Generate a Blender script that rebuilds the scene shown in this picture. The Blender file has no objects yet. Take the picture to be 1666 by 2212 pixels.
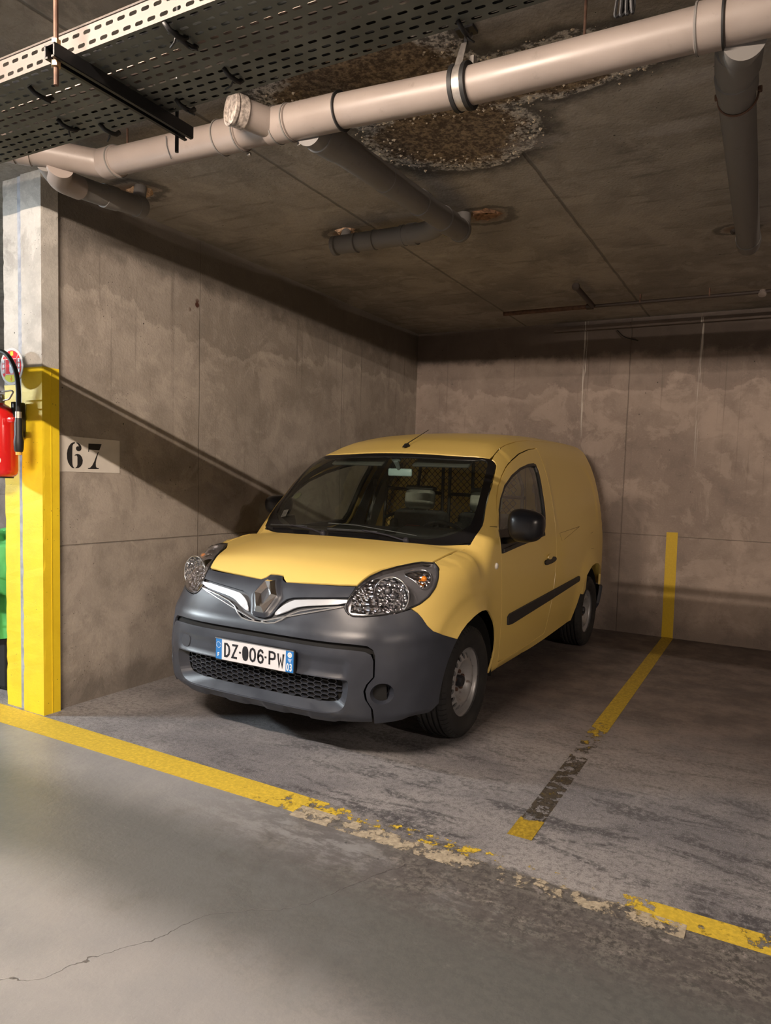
import bpy, bmesh, math, random
import numpy as np
from mathutils import Vector, Matrix
from mathutils.geometry import delaunay_2d_cdt

# ------------------------------------------------------------------ camera, world, lights, exposure
scn = bpy.context.scene
COL = scn.collection
CAM_POS = (3.7977, -7.0759, 1.4495)
yaw, pitch, roll, FPX = -0.4799, -0.0733, 0.0333, 1501.3
cd = bpy.data.cameras.new('camera'); cam = bpy.data.objects.new('camera', cd); COL.objects.link(cam)
fw = Vector((math.sin(yaw)*math.cos(pitch), math.cos(yaw)*math.cos(pitch), math.sin(pitch)))
rt = fw.cross(Vector((0, 0, 1))).normalized(); up = rt.cross(fw)
c_, s_ = math.cos(roll), math.sin(roll)
r2 = rt*c_ + up*s_; u2 = up*c_ - rt*s_
M = Matrix((r2, u2, -fw)).transposed().to_4x4(); M.translation = Vector(CAM_POS)
cam.matrix_world = M
cd.sensor_fit = 'HORIZONTAL'; cd.sensor_width = 36.0; cd.lens = FPX/1666*36
cd.shift_x = -76.24/1666; cd.shift_y = 42.59/1666
cd.clip_start = .05; cd.clip_end = 100
scn.camera = cam

w = bpy.data.worlds.new('world'); scn.world = w; w.use_nodes = True
w.node_tree.nodes['Background'].inputs[0].default_value = (.9, .95, 1, 1)
w.node_tree.nodes['Background'].inputs[1].default_value = .0

WARM = (1.0, .82, .675); COOL = (.86, .95, 1.0)
AY, AZ = -7.25, 2.97                          # the aisle's row of ceiling tubes
LAMPS = [(-4.6, AY, 'c'), (1.9, AY, 'w'), (8.2, AY, 'w2')]
TUBE_W = {'c': 10500, 'w': 3500, 'w2': 3400}     # radiance of the bare tubes (built with their lamps further down)
vs = scn.view_settings
vs.view_transform = 'Standard'; vs.look = 'None'; vs.exposure = 0.0; vs.gamma = 1.0; vs.use_curve_mapping = False
random.seed(7); rng = np.random.default_rng(7)

# ------------------------------------------------------------------ object helpers
def tag(o, label=None, cat=None, group=None, kind=None):
    if label: o['label'] = label
    if cat: o['category'] = cat
    if group: o['group'] = group
    if kind: o['kind'] = kind
    return o
def empty(name, loc=(0, 0, 0), label=None, cat=None, group=None, rotz=0):
    o = bpy.data.objects.new(name, None); COL.objects.link(o); o.location = loc; o.rotation_euler = (0, 0, rotz)
    o.empty_display_size = .1
    return tag(o, label, cat, group)
def mobj(name, V, Fc, mat, parent=None, smooth=False, auto=None, normals=None):
    me = bpy.data.meshes.new(name); me.from_pydata([tuple(map(float, v)) for v in V], [], [tuple(int(i) for i in f) for f in Fc])
    me.validate(); me.update()
    mats = mat if isinstance(mat, (list, tuple)) else [mat]
    for m in mats: me.materials.append(m)
    o = bpy.data.objects.new(name, me); COL.objects.link(o)
    if parent is not None: o.parent = parent
    if normals is None:
        bm = bmesh.new(); bm.from_mesh(me); bmesh.ops.recalc_face_normals(bm, faces=bm.faces); bm.to_mesh(me); bm.free()
    if smooth or auto:
        me.polygons.foreach_set('use_smooth', [True]*len(me.polygons))
        if auto: me.set_sharp_from_angle(angle=math.radians(auto))
    if normals is not None and len(me.vertices) == len(normals):
        me.normals_split_custom_set_from_vertices([tuple(map(float, n)) for n in normals])
    me.update()
    return o
def frame(d):
    d = Vector(d).normalized(); a = Vector((0, 0, 1)) if abs(d.z) < .95 else Vector((1, 0, 0))
    x = d.cross(a).normalized(); y = d.cross(x).normalized(); return x, y
class MB:
    def __init__(s): s.V = []; s.F = []
    def add(s, V, Fc):
        b = len(s.V); s.V += [tuple(v) for v in V]; s.F += [tuple(b+i for i in f) for f in Fc]; return s
    def box(s, c, d, R=None, bev=0.0):
        hx, hy, hz = d[0]/2, d[1]/2, d[2]/2
        if bev > 0:
            bev = min(bev, hx*.9, hy*.9, hz*.9)
            bm = bmesh.new(); bmesh.ops.create_cube(bm, size=1); bmesh.ops.scale(bm, vec=d, verts=bm.verts)
            bmesh.ops.bevel(bm, geom=bm.edges[:], offset=bev, segments=2, affect='EDGES', profile=.5)
            V = [v.co.copy() for v in bm.verts]; Fc = [[v.index for v in f.verts] for f in bm.faces]; bm.free()
        else:
            V = [Vector((x*hx, y*hy, z*hz)) for x in (-1, 1) for y in (-1, 1) for z in (-1, 1)]
            Fc = [(0, 1, 3, 2), (4, 6, 7, 5), (0, 4, 5, 1), (2, 3, 7, 6), (0, 2, 6, 4), (1, 5, 7, 3)]
        if R is not None: V = [R @ v for v in V]
        return s.add([v+Vector(c) for v in V], Fc)
    def tube(s, P, r, n=12, caps=True, closed=False, flat=None):
        P = [Vector(p) for p in P]; m = len(P); rr = r if hasattr(r, '__len__') else [r]*m
        T = []
        for i in range(m):
            if closed: t = (P[(i+1) % m]-P[i-1])
            else: t = P[min(i+1, m-1)]-P[max(i-1, 0)]
            T.append(t.normalized())
        x, y = frame(T[0]); V = []
        for i in range(m):
            if i:
                q = T[i-1].rotation_difference(T[i]); x = q @ x
            y = T[i].cross(x).normalized(); x = y.cross(T[i]).normalized()
            for k in range(n):
                a = 2*math.pi*k/n; V.append(P[i]+x*math.cos(a)*rr[i]+y*math.sin(a)*rr[i]*(flat or 1))
        Fc = []
        for i in range(m if closed else m-1):
            j = (i+1) % m
            for k in range(n):
                l = (k+1) % n; Fc.append((i*n+k, i*n+l, j*n+l, j*n+k))
        if caps and not closed: Fc += [tuple(range(n-1, -1, -1)), tuple((m-1)*n+k for k in range(n))]
        return s.add(V, Fc)
    def lathe(s, prof, c, ax, n=32, closed=False, caps=True):
        ax = Vector(ax).normalized(); x, y = frame(ax); c = Vector(c)
        V = [c+ax*h+(x*math.cos(2*math.pi*k/n)+y*math.sin(2*math.pi*k/n))*r for r, h in prof for k in range(n)]
        m = len(prof); Fc = []
        for i in range(m if closed else m-1):
            j = (i+1) % m
            for k in range(n): Fc.append((i*n+k, i*n+(k+1) % n, j*n+(k+1) % n, j*n+k))
        if not closed and caps:
            if prof[0][0] > 1e-6: Fc.append(tuple(range(n)))
            if prof[-1][0] > 1e-6: Fc.append(tuple((m-1)*n+k for k in range(n-1, -1, -1)))
        return s.add(V, Fc)
    def prism(s, poly, z0, z1, fn):
        n = len(poly); V = [fn(p[0], p[1], z0) for p in poly]+[fn(p[0], p[1], z1) for p in poly]
        Fc = [tuple(range(n)), tuple(range(2*n-1, n-1, -1))]+[(i, (i+1) % n, n+(i+1) % n, n+i) for i in range(n)]
        return s.add(V, Fc)
    def build(s, name, mat, parent=None, smooth=False, auto=None):
        return mobj(name, s.V, s.F, mat, parent, smooth, auto)
def dup(o, parent=None, loc=None):
    c = o.copy(); COL.objects.link(c)
    if parent is not None: c.parent = parent
    if loc is not None: c.location = loc
    return c
def arc3(c, r, a0, a1, n, u, v):
    u = Vector(u); v = Vector(v); c = Vector(c)
    return [c+u*math.cos(a0+(a1-a0)*i/n)*r+v*math.sin(a0+(a1-a0)*i/n)*r for i in range(n+1)]
def elbow(pts, rad, n=8):
    "round the corners of a polyline"
    P = [Vector(p) for p in pts]; out = [P[0]]
    for i in range(1, len(P)-1):
        a = (P[i-1]-P[i]).normalized(); b = (P[i+1]-P[i]).normalized()
        d = min(rad, (P[i-1]-P[i]).length*.49, (P[i+1]-P[i]).length*.49)
        A = P[i]+a*d; B = P[i]+b*d
        for k in range(n+1):
            t = k/n; out.append(A*(1-t)**2+P[i]*2*t*(1-t)+B*t*t)
    out.append(P[-1]); return out

# ------------------------------------------------------------------ materials
class NT:
    def __init__(s, name):
        s.m = bpy.data.materials.new(name); s.m.use_nodes = True; s.t = s.m.node_tree; s.t.nodes.clear()
        s.out = s.t.nodes.new('ShaderNodeOutputMaterial'); s._tc = None
    def n(s, typ, **kw):
        nd = s.t.nodes.new(typ)
        for k, v in kw.items(): setattr(nd, k, v)
        return nd
    def set(s, sock, v):
        if isinstance(v, bpy.types.NodeSocket): s.t.links.new(v, sock)
        elif isinstance(v, (tuple, list)): sock.default_value = (*v, 1) if len(v) == 3 and sock.type == 'RGBA' else v
        else: sock.default_value = v
    def co(s, world=True):
        if s._tc is None:
            s._tc = s.n('ShaderNodeNewGeometry').outputs['Position'] if world else s.n('ShaderNodeTexCoord').outputs['Object']
        return s._tc
    def xyz(s):
        x = s.n('ShaderNodeSeparateXYZ'); s.set(x.inputs[0], s.co()); return x.outputs
    def math(s, op, a, b=None, c=None, clamp=False):
        m = s.n('ShaderNodeMath', operation=op, use_clamp=clamp); s.set(m.inputs[0], a)
        if b is not None: s.set(m.inputs[1], b)
        if c is not None: s.set(m.inputs[2], c)
        return m.outputs[0]
    def noise(s, scale, detail=5, rough=.55, vec=None, sc3=None, dist=0.0, out='Fac'):
        v = vec if vec is not None else s.co()
        if sc3:
            mp = s.n('ShaderNodeMapping'); s.set(mp.inputs['Vector'], v); mp.inputs['Scale'].default_value = sc3; v = mp.outputs[0]
        nd = s.n('ShaderNodeTexNoise'); s.set(nd.inputs['Vector'], v); nd.inputs['Scale'].default_value = scale
        nd.inputs['Detail'].default_value = detail; nd.inputs['Roughness'].default_value = rough; nd.inputs['Distortion'].default_value = dist
        return nd.outputs[out]
    def vor(s, scale, feature='F1', vec=None, sc3=None, rand=1.0):
        v = vec if vec is not None else s.co()
        if sc3:
            mp = s.n('ShaderNodeMapping'); s.set(mp.inputs['Vector'], v); mp.inputs['Scale'].default_value = sc3; v = mp.outputs[0]
        nd = s.n('ShaderNodeTexVoronoi', feature=feature); s.set(nd.inputs['Vector'], v); nd.inputs['Scale'].default_value = scale
        nd.inputs['Randomness'].default_value = rand
        return nd.outputs['Distance']
    def ramp(s, x, a, b, lo=0.0, hi=1.0):
        m = s.n('ShaderNodeMapRange', interpolation_type='SMOOTHSTEP'); s.set(m.inputs[0], x)
        s.set(m.inputs[1], a); s.set(m.inputs[2], b); m.inputs[3].default_value = lo; m.inputs[4].default_value = hi
        return m.outputs[0]
    def mix(s, f, a, b, mode='MIX'):
        m = s.n('ShaderNodeMix', data_type='RGBA', blend_type=mode); s.set(m.inputs[0], f); s.set(m.inputs[6], a); s.set(m.inputs[7], b); return m.outputs[2]
    def bump(s, h, strength=.3, dist=.01, nrm=None):
        b = s.n('ShaderNodeBump'); b.inputs['Strength'].default_value = strength; b.inputs['Distance'].default_value = dist
        s.set(b.inputs['Height'], h)
        if nrm is not None: s.set(b.inputs['Normal'], nrm)
        return b.outputs[0]
    def pr(s, color, rough=.6, metal=0.0, normal=None, **kw):
        p = s.n('ShaderNodeBsdfPrincipled'); s.set(p.inputs['Base Color'], color); s.set(p.inputs['Roughness'], rough)
        s.set(p.inputs['Metallic'], metal)
        if normal is not None: s.set(p.inputs['Normal'], normal)
        for k, v in kw.items(): s.set(p.inputs[k], v)
        return p.outputs[0]
    def end(s, sh): s.t.links.new(sh, s.out.inputs[0]); return s.m
MT = {}
def simple(name, col, rough=.5, metal=0., noise=0.0, nscale=30, bump=0.0, **kw):
    if name in MT: return MT[name]
    t = NT(name); col_s = col; nrm = None
    if noise or bump:
        nz = t.noise(nscale, 4)
        if noise: col_s = t.mix(t.ramp(nz, .3, .7), tuple(c*(1-noise) for c in col), tuple(min(1, c*(1+noise)) for c in col))
        if bump: nrm = t.bump(nz, bump, .004)
    MT[name] = t.end(t.pr(col_s, rough, metal, nrm, **kw)); return MT[name]
def emis(name, col, st):
    t = NT(name); e = t.n('ShaderNodeEmission'); e.inputs[0].default_value = (*col, 1); e.inputs[1].default_value = st
    return t.end(e.outputs[0])
def glass(name, tint=(.8, .85, .85), refl=1.0, ior=1.45, haze=0.0):
    t = NT(name); tr = t.n('ShaderNodeBsdfTransparent'); tr.inputs[0].default_value = (*tint, 1)
    gl = t.n('ShaderNodeBsdfGlossy'); gl.inputs['Roughness'].default_value = .01; gl.inputs[0].default_value = (refl, refl, refl, 1)
    lw = t.n('ShaderNodeLayerWeight'); lw.inputs[0].default_value = .5; r0 = ((ior-1)/(ior+1))**2
    fr = t.math('ADD', r0, t.math('MULTIPLY', 1-r0, t.math('POWER', lw.outputs['Facing'], 5.0)))
    mx = t.n('ShaderNodeMixShader'); t.set(mx.inputs[0], fr); t.set(mx.inputs[1], tr.outputs[0]); t.set(mx.inputs[2], gl.outputs[0])
    sh = mx.outputs[0]
    if haze:
        df = t.n('ShaderNodeBsdfDiffuse'); df.inputs[0].default_value = (.6, .65, .62, 1)
        m2 = t.n('ShaderNodeMixShader'); m2.inputs[0].default_value = haze; t.set(m2.inputs[1], sh); t.set(m2.inputs[2], df.outputs[0]); sh = m2.outputs[0]
    return t.end(sh)
YP = simple('van_paint_yellow', (.72, .525, .15), .42, 0, **{'Coat Weight': .35, 'Coat Roughness': .12})
def mk_plastic(name, col, rough):
    t = NT(name); nz = t.noise(900, 2); n2 = t.noise(6, 4)
    c = t.mix(t.ramp(n2, .35, .7), col, tuple(x*1.25 for x in col))
    return t.end(t.pr(c, t.ramp(n2, .3, .7, rough-.05, rough+.08), 0, t.bump(nz, .12, .0006)))
BUMP = mk_plastic('bumper_plastic_grey', (.027, .031, .042), .36)
BLK = simple('black_plastic', (.012, .012, .013), .45)
TRIM = simple('interior_dark', (.022, .023, .024), .7)
VOID = simple('matt_black', (.004, .004, .004), .9)
CHR = simple('chrome', (.82, .83, .85), .08, 1.0)
SILV = simple('satin_silver', (.70, .72, .76), .28, .55)
GLS = glass('windscreen_glass', (.90, .93, .90), .9, 1.5, .004)
SGLS = glass('side_glass', (.84, .88, .86), .9, 1.5, .01)
LENS = glass('lamp_lens', (.97, .97, .98), 1.0, 1.45)
# ------------------------------------------------------------------ concrete, paint
def concrete(name, light, dark, stain=None, rough=.85, kind='wall'):
    t = NT(name); X, Y, Z = t.xyz()
    n1 = t.noise(.9, 8, .6, dist=.3); n2 = t.noise(5, 8, .62); n3 = t.noise(60, 3, .6)
    col = t.mix(t.ramp(n1, .36, .66), dark, light)
    col = t.mix(t.math('MULTIPLY', t.ramp(n2, .42, .70), .42), col, tuple(c*.6 for c in dark)); col = t.mix(t.math('MULTIPLY', t.ramp(t.noise(2.6, 9, .7, dist=.5), .50, .58), .35), col, tuple(min(1, c*1.3) for c in light))
    col = t.mix(t.math('MULTIPLY', t.ramp(n3, .5, .8), .25), col, tuple(min(1, c*1.35) for c in light))
    pin = t.ramp(t.vor(9, rand=1.0), .035, .055, 1, 0)
    pin = t.math('MULTIPLY', pin, t.ramp(t.noise(2.2, 2), .5, .58))
    pin2 = t.math('MULTIPLY', t.ramp(t.vor(38), .06, .12, 1, 0), t.ramp(t.noise(3.1, 2), .52, .6))
    pins = t.math('MAXIMUM', pin, pin2)
    h = t.math('ADD', t.math('MULTIPLY', n2, .5), t.math('MULTIPLY', n3, .25))
    if kind in ('left', 'back'):
        H_ = X if kind == 'back' else Y
        # damp, patchy band below the ceiling with a ragged lower border and pale rim
        edge = t.math('ADD', Z, t.math('MULTIPLY', t.math('SUBTRACT', t.noise(1.1, 9, .62, dist=.4), .5), 1.1))
        lo = 2.42 if kind == 'left' else 2.50
        damp = t.ramp(edge, lo-.02, lo+.03)
        rim = t.math('MULTIPLY', t.ramp(edge, lo-.09, lo-.02), t.ramp(edge, lo, lo+.02, 1, 0))
        col = t.mix(t.math('MULTIPLY', damp, .30), col, tuple(c*.62 for c in dark))
        col = t.mix(t.math('MULTIPLY', rim, .2), col, tuple(min(1, c*1.4) for c in light))
        top = t.math('MULTIPLY', t.ramp(t.math('ADD', Z, t.math('MULTIPLY', n2, .25)), 2.83 if kind == 'left' else 2.84, 2.98 if kind == 'left' else 2.92), .72)  # dark wall top: shade below the ceiling painted into the colour
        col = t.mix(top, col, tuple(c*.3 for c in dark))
        # runs
        run = t.noise(1.0, 3, .5, sc3=((22, 22, .55)))
        run = t.math('MULTIPLY', t.ramp(run, .60, .70), t.ramp(Z, .8, 2.6, 0, .55))
        col = t.mix(run, col, tuple(c*.55 for c in dark))
        # formwork joints
        def line(coord, pos, wd):
            d = t.math('ABSOLUTE', t.math('SUBTRACT', t.math('ADD', coord, t.math('MULTIPLY', t.math('SUBTRACT', n2, .5), .012)), pos)); return t.ramp(d, wd*.3, wd, 1, 0)
        ln = line(Z, .99, .006)
        if kind == 'back':
            ln = t.math('MAXIMUM', ln, line(X, 2.37, .008))
            wl = t.math('MULTIPLY', t.math('MAXIMUM', line(X, 1.92, .022), line(X, 3.02, .018)), t.math('MULTIPLY', t.ramp(Z, 1.5, 2.4), t.ramp(t.noise(1, 2, sc3=(60, 60, 2)), .5, .56)))
            col = t.mix(t.math('MULTIPLY', wl, .9), col, (.62, .58, .52))
            d2 = t.math('MULTIPLY', t.ramp(t.math('ABSOLUTE', t.math('SUBTRACT', X, 2.43)), .10, .26, 1, 0), t.ramp(t.math('ADD', Z, t.math('MULTIPLY', n1, .6)), 1.55, 1.7, 1, 0))
            col = t.mix(t.math('MULTIPLY', d2, .5), col, tuple(c*.4 for c in dark))
        else:
            ln = t.math('MAXIMUM', ln, t.math('MAXIMUM', line(Y, -3.32, .005), line(Y, -1.5, .005)))
            rust = t.math('MULTIPLY', t.ramp(t.vor(13), .2, .32, 1, 0), t.math('MULTIPLY', t.ramp(t.math('ABSOLUTE', t.math('SUBTRACT', t.math('SUBTRACT', Z, t.math('MULTIPLY', Y, .55)), 4.49)), .01, .07, 1, 0), t.math('MULTIPLY', t.ramp(Z, 2.45, 2.55), t.math('MULTIPLY', t.ramp(Z, 2.78, 2.85, 1, 0), t.ramp(t.math('ABSOLUTE', t.math('ADD', Y, 3.3)), .1, .14, 1, 0)))))
            col = t.mix(rust, col, (.06, .018, .008))
        col = t.mix(t.math('MULTIPLY', ln, .55), col, tuple(c*.35 for c in dark))
        h = t.math('SUBTRACT', h, t.math('MULTIPLY', ln, .4))
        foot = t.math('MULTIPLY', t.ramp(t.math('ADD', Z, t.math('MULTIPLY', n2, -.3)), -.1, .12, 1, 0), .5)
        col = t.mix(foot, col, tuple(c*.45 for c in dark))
    if kind == 'ceiling':
        wn = t.math('MULTIPLY', t.math('SUBTRACT', n2, .5), .02)
        for px in (2.53, 1.28, 3.78):
            d = t.math('ABSOLUTE', t.math('SUBTRACT', t.math('ADD', X, wn), px))
            col = t.mix(t.math('MULTIPLY', t.ramp(d, .004, .014, 1, 0), .7), col, tuple(c*.4 for c in dark))
            h = t.math('SUBTRACT', h, t.math('MULTIPLY', t.ramp(d, .004, .014, 1, 0), .4))
        gr = t.noise(1.0, 5, .6, sc3=(2.2, 14, 1)); col = t.mix(t.math('MULTIPLY', t.ramp(gr, .55, .7), .5), col, tuple(c*.5 for c in dark))
        # old water leak: ochre centre, pale mineral rim, black damp outside
        def blob(cx, cy, sx, sy):
            a = t.math('DIVIDE', t.math('SUBTRACT', X, cx), sx); b = t.math('DIVIDE', t.math('SUBTRACT', Y, cy), sy)
            return t.math('SQRT', t.math('ADD', t.math('MULTIPLY', a, a), t.math('MULTIPLY', b, b)))
        dd = t.math('MINIMUM', blob(2.27, -3.98, .42, .36), blob(2.75, -4.28, .62, .20))
        dd = t.math('MINIMUM', dd, blob(2.12, -4.5, .5, .33))
        dd = t.math('ADD', dd, t.math('MULTIPLY', t.math('SUBTRACT', t.noise(4.5, 9, .68), .5), 1.0))
        core = t.ramp(dd, .82, .9, 1, 0); fine = t.noise(42, 6, .7)
        och = t.mix(t.ramp(fine, .4, .65), (.07, .045, .025), (.32, .235, .14))
        col = t.mix(t.math('MULTIPLY', t.ramp(dd, 1.05, 1.45, 1, 0), .75), col, (.018, .017, .016))
        col = t.mix(core, col, och)
        rim = t.math('MULTIPLY', t.ramp(dd, .74, .86), t.ramp(dd, .98, 1.06, 1, 0))
        rim = t.math('MULTIPLY', rim, t.ramp(fine, .42, .58)); col = t.mix(rim, col, (.62, .58, .52))
        for cx, cy in ((2.62, -3.74), (3.25, -3.62), (3.35, -4.0)):
            d3 = t.math('ADD', blob(cx, cy, .2, .07), t.math('MULTIPLY', t.math('SUBTRACT', fine, .5), 1.6))
            col = t.mix(t.math('MULTIPLY', t.ramp(d3, .5, 1.1, 1, 0), .3), col, (.50, .47, .45))
        for cx, cy, s in ((.27, -4.12, .15), (2.04, -2.97, .15), (1.02, -3.04, .11), (3.42, -2.16, .10)):
            d4 = t.math('ADD', blob(cx, cy, s, s*.7), t.math('MULTIPLY', t.math('SUBTRACT', t.noise(9, 6, .7), .5), 1.3))
            col = t.mix(t.math('MULTIPLY', t.ramp(d4, .5, 1.1, 1, 0), .7), col, (.13, .065, .03))
            col = t.mix(t.math('MULTIPLY', t.math('MULTIPLY', t.ramp(d4, .95, 1.1), t.ramp(d4, 1.3, 1.6, 1, 0)), .6), col, (.02, .017, .015))
        h = t.math('ADD', h, t.math('MULTIPLY', t.math('ADD', core, rim), t.math('MULTIPLY', fine, 1.6)))
    col = t.mix(t.math('MULTIPLY', pins, .8), col, (.012, .010, .009))
    h = t.math('SUBTRACT', h, t.math('MULTIPLY', pins, .6))
    return t.end(t.pr(col, rough, 0, t.bump(h, .55, .02)))
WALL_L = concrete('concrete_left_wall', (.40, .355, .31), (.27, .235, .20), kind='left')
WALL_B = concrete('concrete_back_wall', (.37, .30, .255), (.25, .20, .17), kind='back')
CEIL = concrete('concrete_ceiling', (.32, .29, .25), (.20, .18, .155), kind='ceiling')
COLM = concrete('concrete_pillar', (.52, .50, .46), (.36, .34, .31), kind='plain')

def mk_floor():
    t = NT('floor_concrete_and_aisle_paint'); X, Y, Z = t.xyz()
    n1 = t.noise(.8, 8, .62, dist=.4); n2 = t.noise(4, 9, .66); n3 = t.noise(38, 8, .8); n4 = t.noise(170, 4, .8)
    sw = t.noise(2.2, 7, .66, sc3=(1, 3.2, 1), dist=.8)
    # bare bay concrete
    bay = t.mix(t.ramp(n1, .38, .62), (.165, .160, .172), (.33, .315, .315))
    bay = t.mix(t.math('MULTIPLY', t.ramp(n3, .46, .62), .7), bay, (.10, .095, .097))
    bay = t.mix(t.math('MULTIPLY', t.ramp(n4, .54, .64), .55), bay, (.50, .48, .46)); bay = t.mix(t.math('MULTIPLY', t.ramp(n4, .46, .38), .5), bay, (.07, .065, .065))
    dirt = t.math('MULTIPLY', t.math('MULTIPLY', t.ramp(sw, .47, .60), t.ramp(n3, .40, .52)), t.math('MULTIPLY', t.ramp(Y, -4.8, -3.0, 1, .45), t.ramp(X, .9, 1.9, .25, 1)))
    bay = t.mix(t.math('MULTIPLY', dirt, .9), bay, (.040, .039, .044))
    # floor browner and darker deep in the bay, shade put into the colour
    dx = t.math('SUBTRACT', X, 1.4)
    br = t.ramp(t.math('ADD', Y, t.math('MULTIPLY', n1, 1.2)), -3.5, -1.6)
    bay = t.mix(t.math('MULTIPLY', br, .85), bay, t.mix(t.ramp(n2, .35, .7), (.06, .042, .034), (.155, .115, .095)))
    # painted aisle
    ai = t.mix(t.ramp(n2, .3, .75), (.235, .238, .245), (.30, .298, .298)); ai = t.mix(t.math('MULTIPLY', t.ramp(n4, .55, .68), .22), ai, (.42, .41, .40)); ai = t.mix(t.math('MULTIPLY', t.ramp(n3, .56, .68), .25), ai, (.16, .16, .16))
    wx = t.math('ADD', t.math('MULTIPLY', t.math('SUBTRACT', X, 2.0), .55), t.math('MULTIPLY', t.math('SUBTRACT', n2, .5), 2.4))
    near = t.ramp(t.math('ADD', Y, t.math('MULTIPLY', n1, .6)), -5.6, -4.9)
    worn = t.math('MULTIPLY', t.ramp(wx, -.25, .55), near)
    ai = t.mix(t.math('MULTIPLY', worn, .92), ai, t.mix(t.ramp(n3, .42, .56), (.038, .035, .032), (.145, .132, .12)))
    ai = t.mix(t.math('MULTIPLY', t.math('MULTIPLY', worn, t.ramp(t.noise(13, 8, .7), .58, .66)), .6), ai, (.34, .31, .29))
    shade_band = t.math('MULTIPLY', t.ramp(t.math('ABSOLUTE', t.math('ADD', Y, t.math('ADD', 5.12, t.math('MULTIPLY', n1, .3)))), .12, .42, 1, 0), .8)  # dark band across the aisle, a cast shadow painted into the floor colour
    ai = t.mix(shade_band, ai, (.085, .09, .088))
    # wandering cracks
    yc = t.math('ADD', t.math('MULTIPLY', t.math('SUBTRACT', X, 1.9), 1.45), -5.95)
    wob = t.math('MULTIPLY', t.math('SUBTRACT', t.noise(3.0, 5, .52), .5), .55)
    ck = t.ramp(t.math('ABSOLUTE', t.math('SUBTRACT', t.math('ADD', Y, wob), yc)), .0008, .0042, 1, 0)
    ck = t.math('MULTIPLY', ck, t.ramp(X, 2.9, 3.1, 1, 0))
    ai = t.mix(t.math('MULTIPLY', ck, .75), ai, (.05, .045, .045))
    m = t.ramp(t.math('ADD', Y, t.math('MULTIPLY', t.math('SUBTRACT', n2, .5), .05)), -4.68, -4.66)
    scuf = t.math('MULTIPLY', t.ramp(t.math('ABSOLUTE', t.math('ADD', Y, t.math('ADD', 4.7, t.math('MULTIPLY', n1, .35)))), .0, .4, 1, 0), t.math('MULTIPLY', t.ramp(X, 1.2, 2.4), t.ramp(t.noise(6, 10, .8, sc3=(1, 2.6, 1)), .44, .54)))
    col = t.mix(m, ai, bay); col = t.mix(t.math('MULTIPLY', scuf, .7), col, (.075, .068, .068))
    peb = t.math('MULTIPLY', t.ramp(t.vor(7), .03, .05, 1, 0), t.ramp(t.noise(1.3, 2), .5, .56)); col = t.mix(t.math('MULTIPLY', peb, .7), col, (.04, .04, .045))
    rg = t.math('ADD', .27, t.math('MULTIPLY', t.ramp(n3, .3, .7), .14)); rg = t.math('ADD', rg, t.math('MULTIPLY', worn, .28))
    rough = t.n('ShaderNodeMix'); t.set(rough.inputs[0], m); t.set(rough.inputs[2], rg); t.set(rough.inputs[3], .78)
    h = t.math('ADD', t.math('MULTIPLY', n2, .6), t.math('MULTIPLY', n3, t.math('ADD', .10, t.math('MULTIPLY', m, .3))))
    h = t.math('SUBTRACT', h, t.math('MULTIPLY', ck, .3))
    return t.end(t.pr(col, rough.outputs[0], 0, t.bump(h, .5, .02)))
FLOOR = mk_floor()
def mk_line(name, col, thr=.62, worn=None, dirt=.3):
    "worn road paint: noise decides where paint is left, the rest lets the floor through"
    t = NT(name); X, Y, Z = t.xyz(); n1 = t.noise(16, 9, .72); n0 = t.noise(1.6, 5, .6); n3 = t.noise(50, 4, .7)
    v = t.math('ADD', t.math('MULTIPLY', n1, .75), t.math('MULTIPLY', n0, .5))
    lim = worn(t, X, Y, Z) if worn else thr
    mask = t.ramp(t.math('SUBTRACT', v, lim), -.015, .03, 1, 0)
    c = t.mix(t.ramp(n3, .35, .75), tuple(x*(1-dirt) for x in col), col)
    p = t.pr(c, .62, 0, t.bump(n3, .25, .004)); tr = t.n('ShaderNodeBsdfTransparent').outputs[0]
    mx = t.n('ShaderNodeMixShader'); t.set(mx.inputs[0], mask); t.set(mx.inputs[1], tr); t.set(mx.inputs[2], p); return t.end(mx.outputs[0])
YEL = (.70, .50, .05)
def w_front(t, X, Y, Z): return t.math('ADD', t.ramp(X, .9, 2.4, .80, .555), t.math('MULTIPLY', t.ramp(X, 3.35, 3.55), .12))
def w_div(t, X, Y, Z): return t.math('ADD', t.ramp(Y, -3.9, -2.0, .46, .80), t.math('MULTIPLY', t.ramp(Y, -4.3, -4.22, 1, 0), .3))
L_FRONT = mk_line('line_paint_front', YEL, worn=w_front); L_DIV = mk_line('line_paint_divider', (.50, .34, .03), worn=w_div, dirt=.5)
L_WALL = mk_line('wall_stripe_paint', (.62, .42, .02), thr=.98, dirt=.1)
L_PEEL = mk_line('peeling_pale_paint', (.50, .43, .32), thr=.605, dirt=.4)
L_RES = mk_line('line_residue_dark', (.095, .078, .058), thr=.585, dirt=.6)
def mk_ypillar():
    t = NT('pillar_yellow_paint'); n2 = t.noise(7, 6, .6); n3 = t.noise(70, 3, .6)
    pin = t.math('MULTIPLY', t.ramp(t.vor(34), .07, .12, 1, 0), t.ramp(t.noise(4, 2), .5, .6))
    c = t.mix(t.ramp(n2, .3, .8), (.90, .66, .02), (.80, .56, .015)); c = t.mix(t.math('MULTIPLY', pin, .8), c, (.12, .08, .01))
    h = t.math('SUBTRACT', t.math('ADD', t.math('MULTIPLY', n2, .4), t.math('MULTIPLY', n3, .2)), pin)
    return t.end(t.pr(c, .55, 0, t.bump(h, .4, .01)))
YPIL = mk_ypillar()
JOINT = simple('joint_sealant_grey', (.33, .35, .40), .8, 0, .2, 20)

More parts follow.
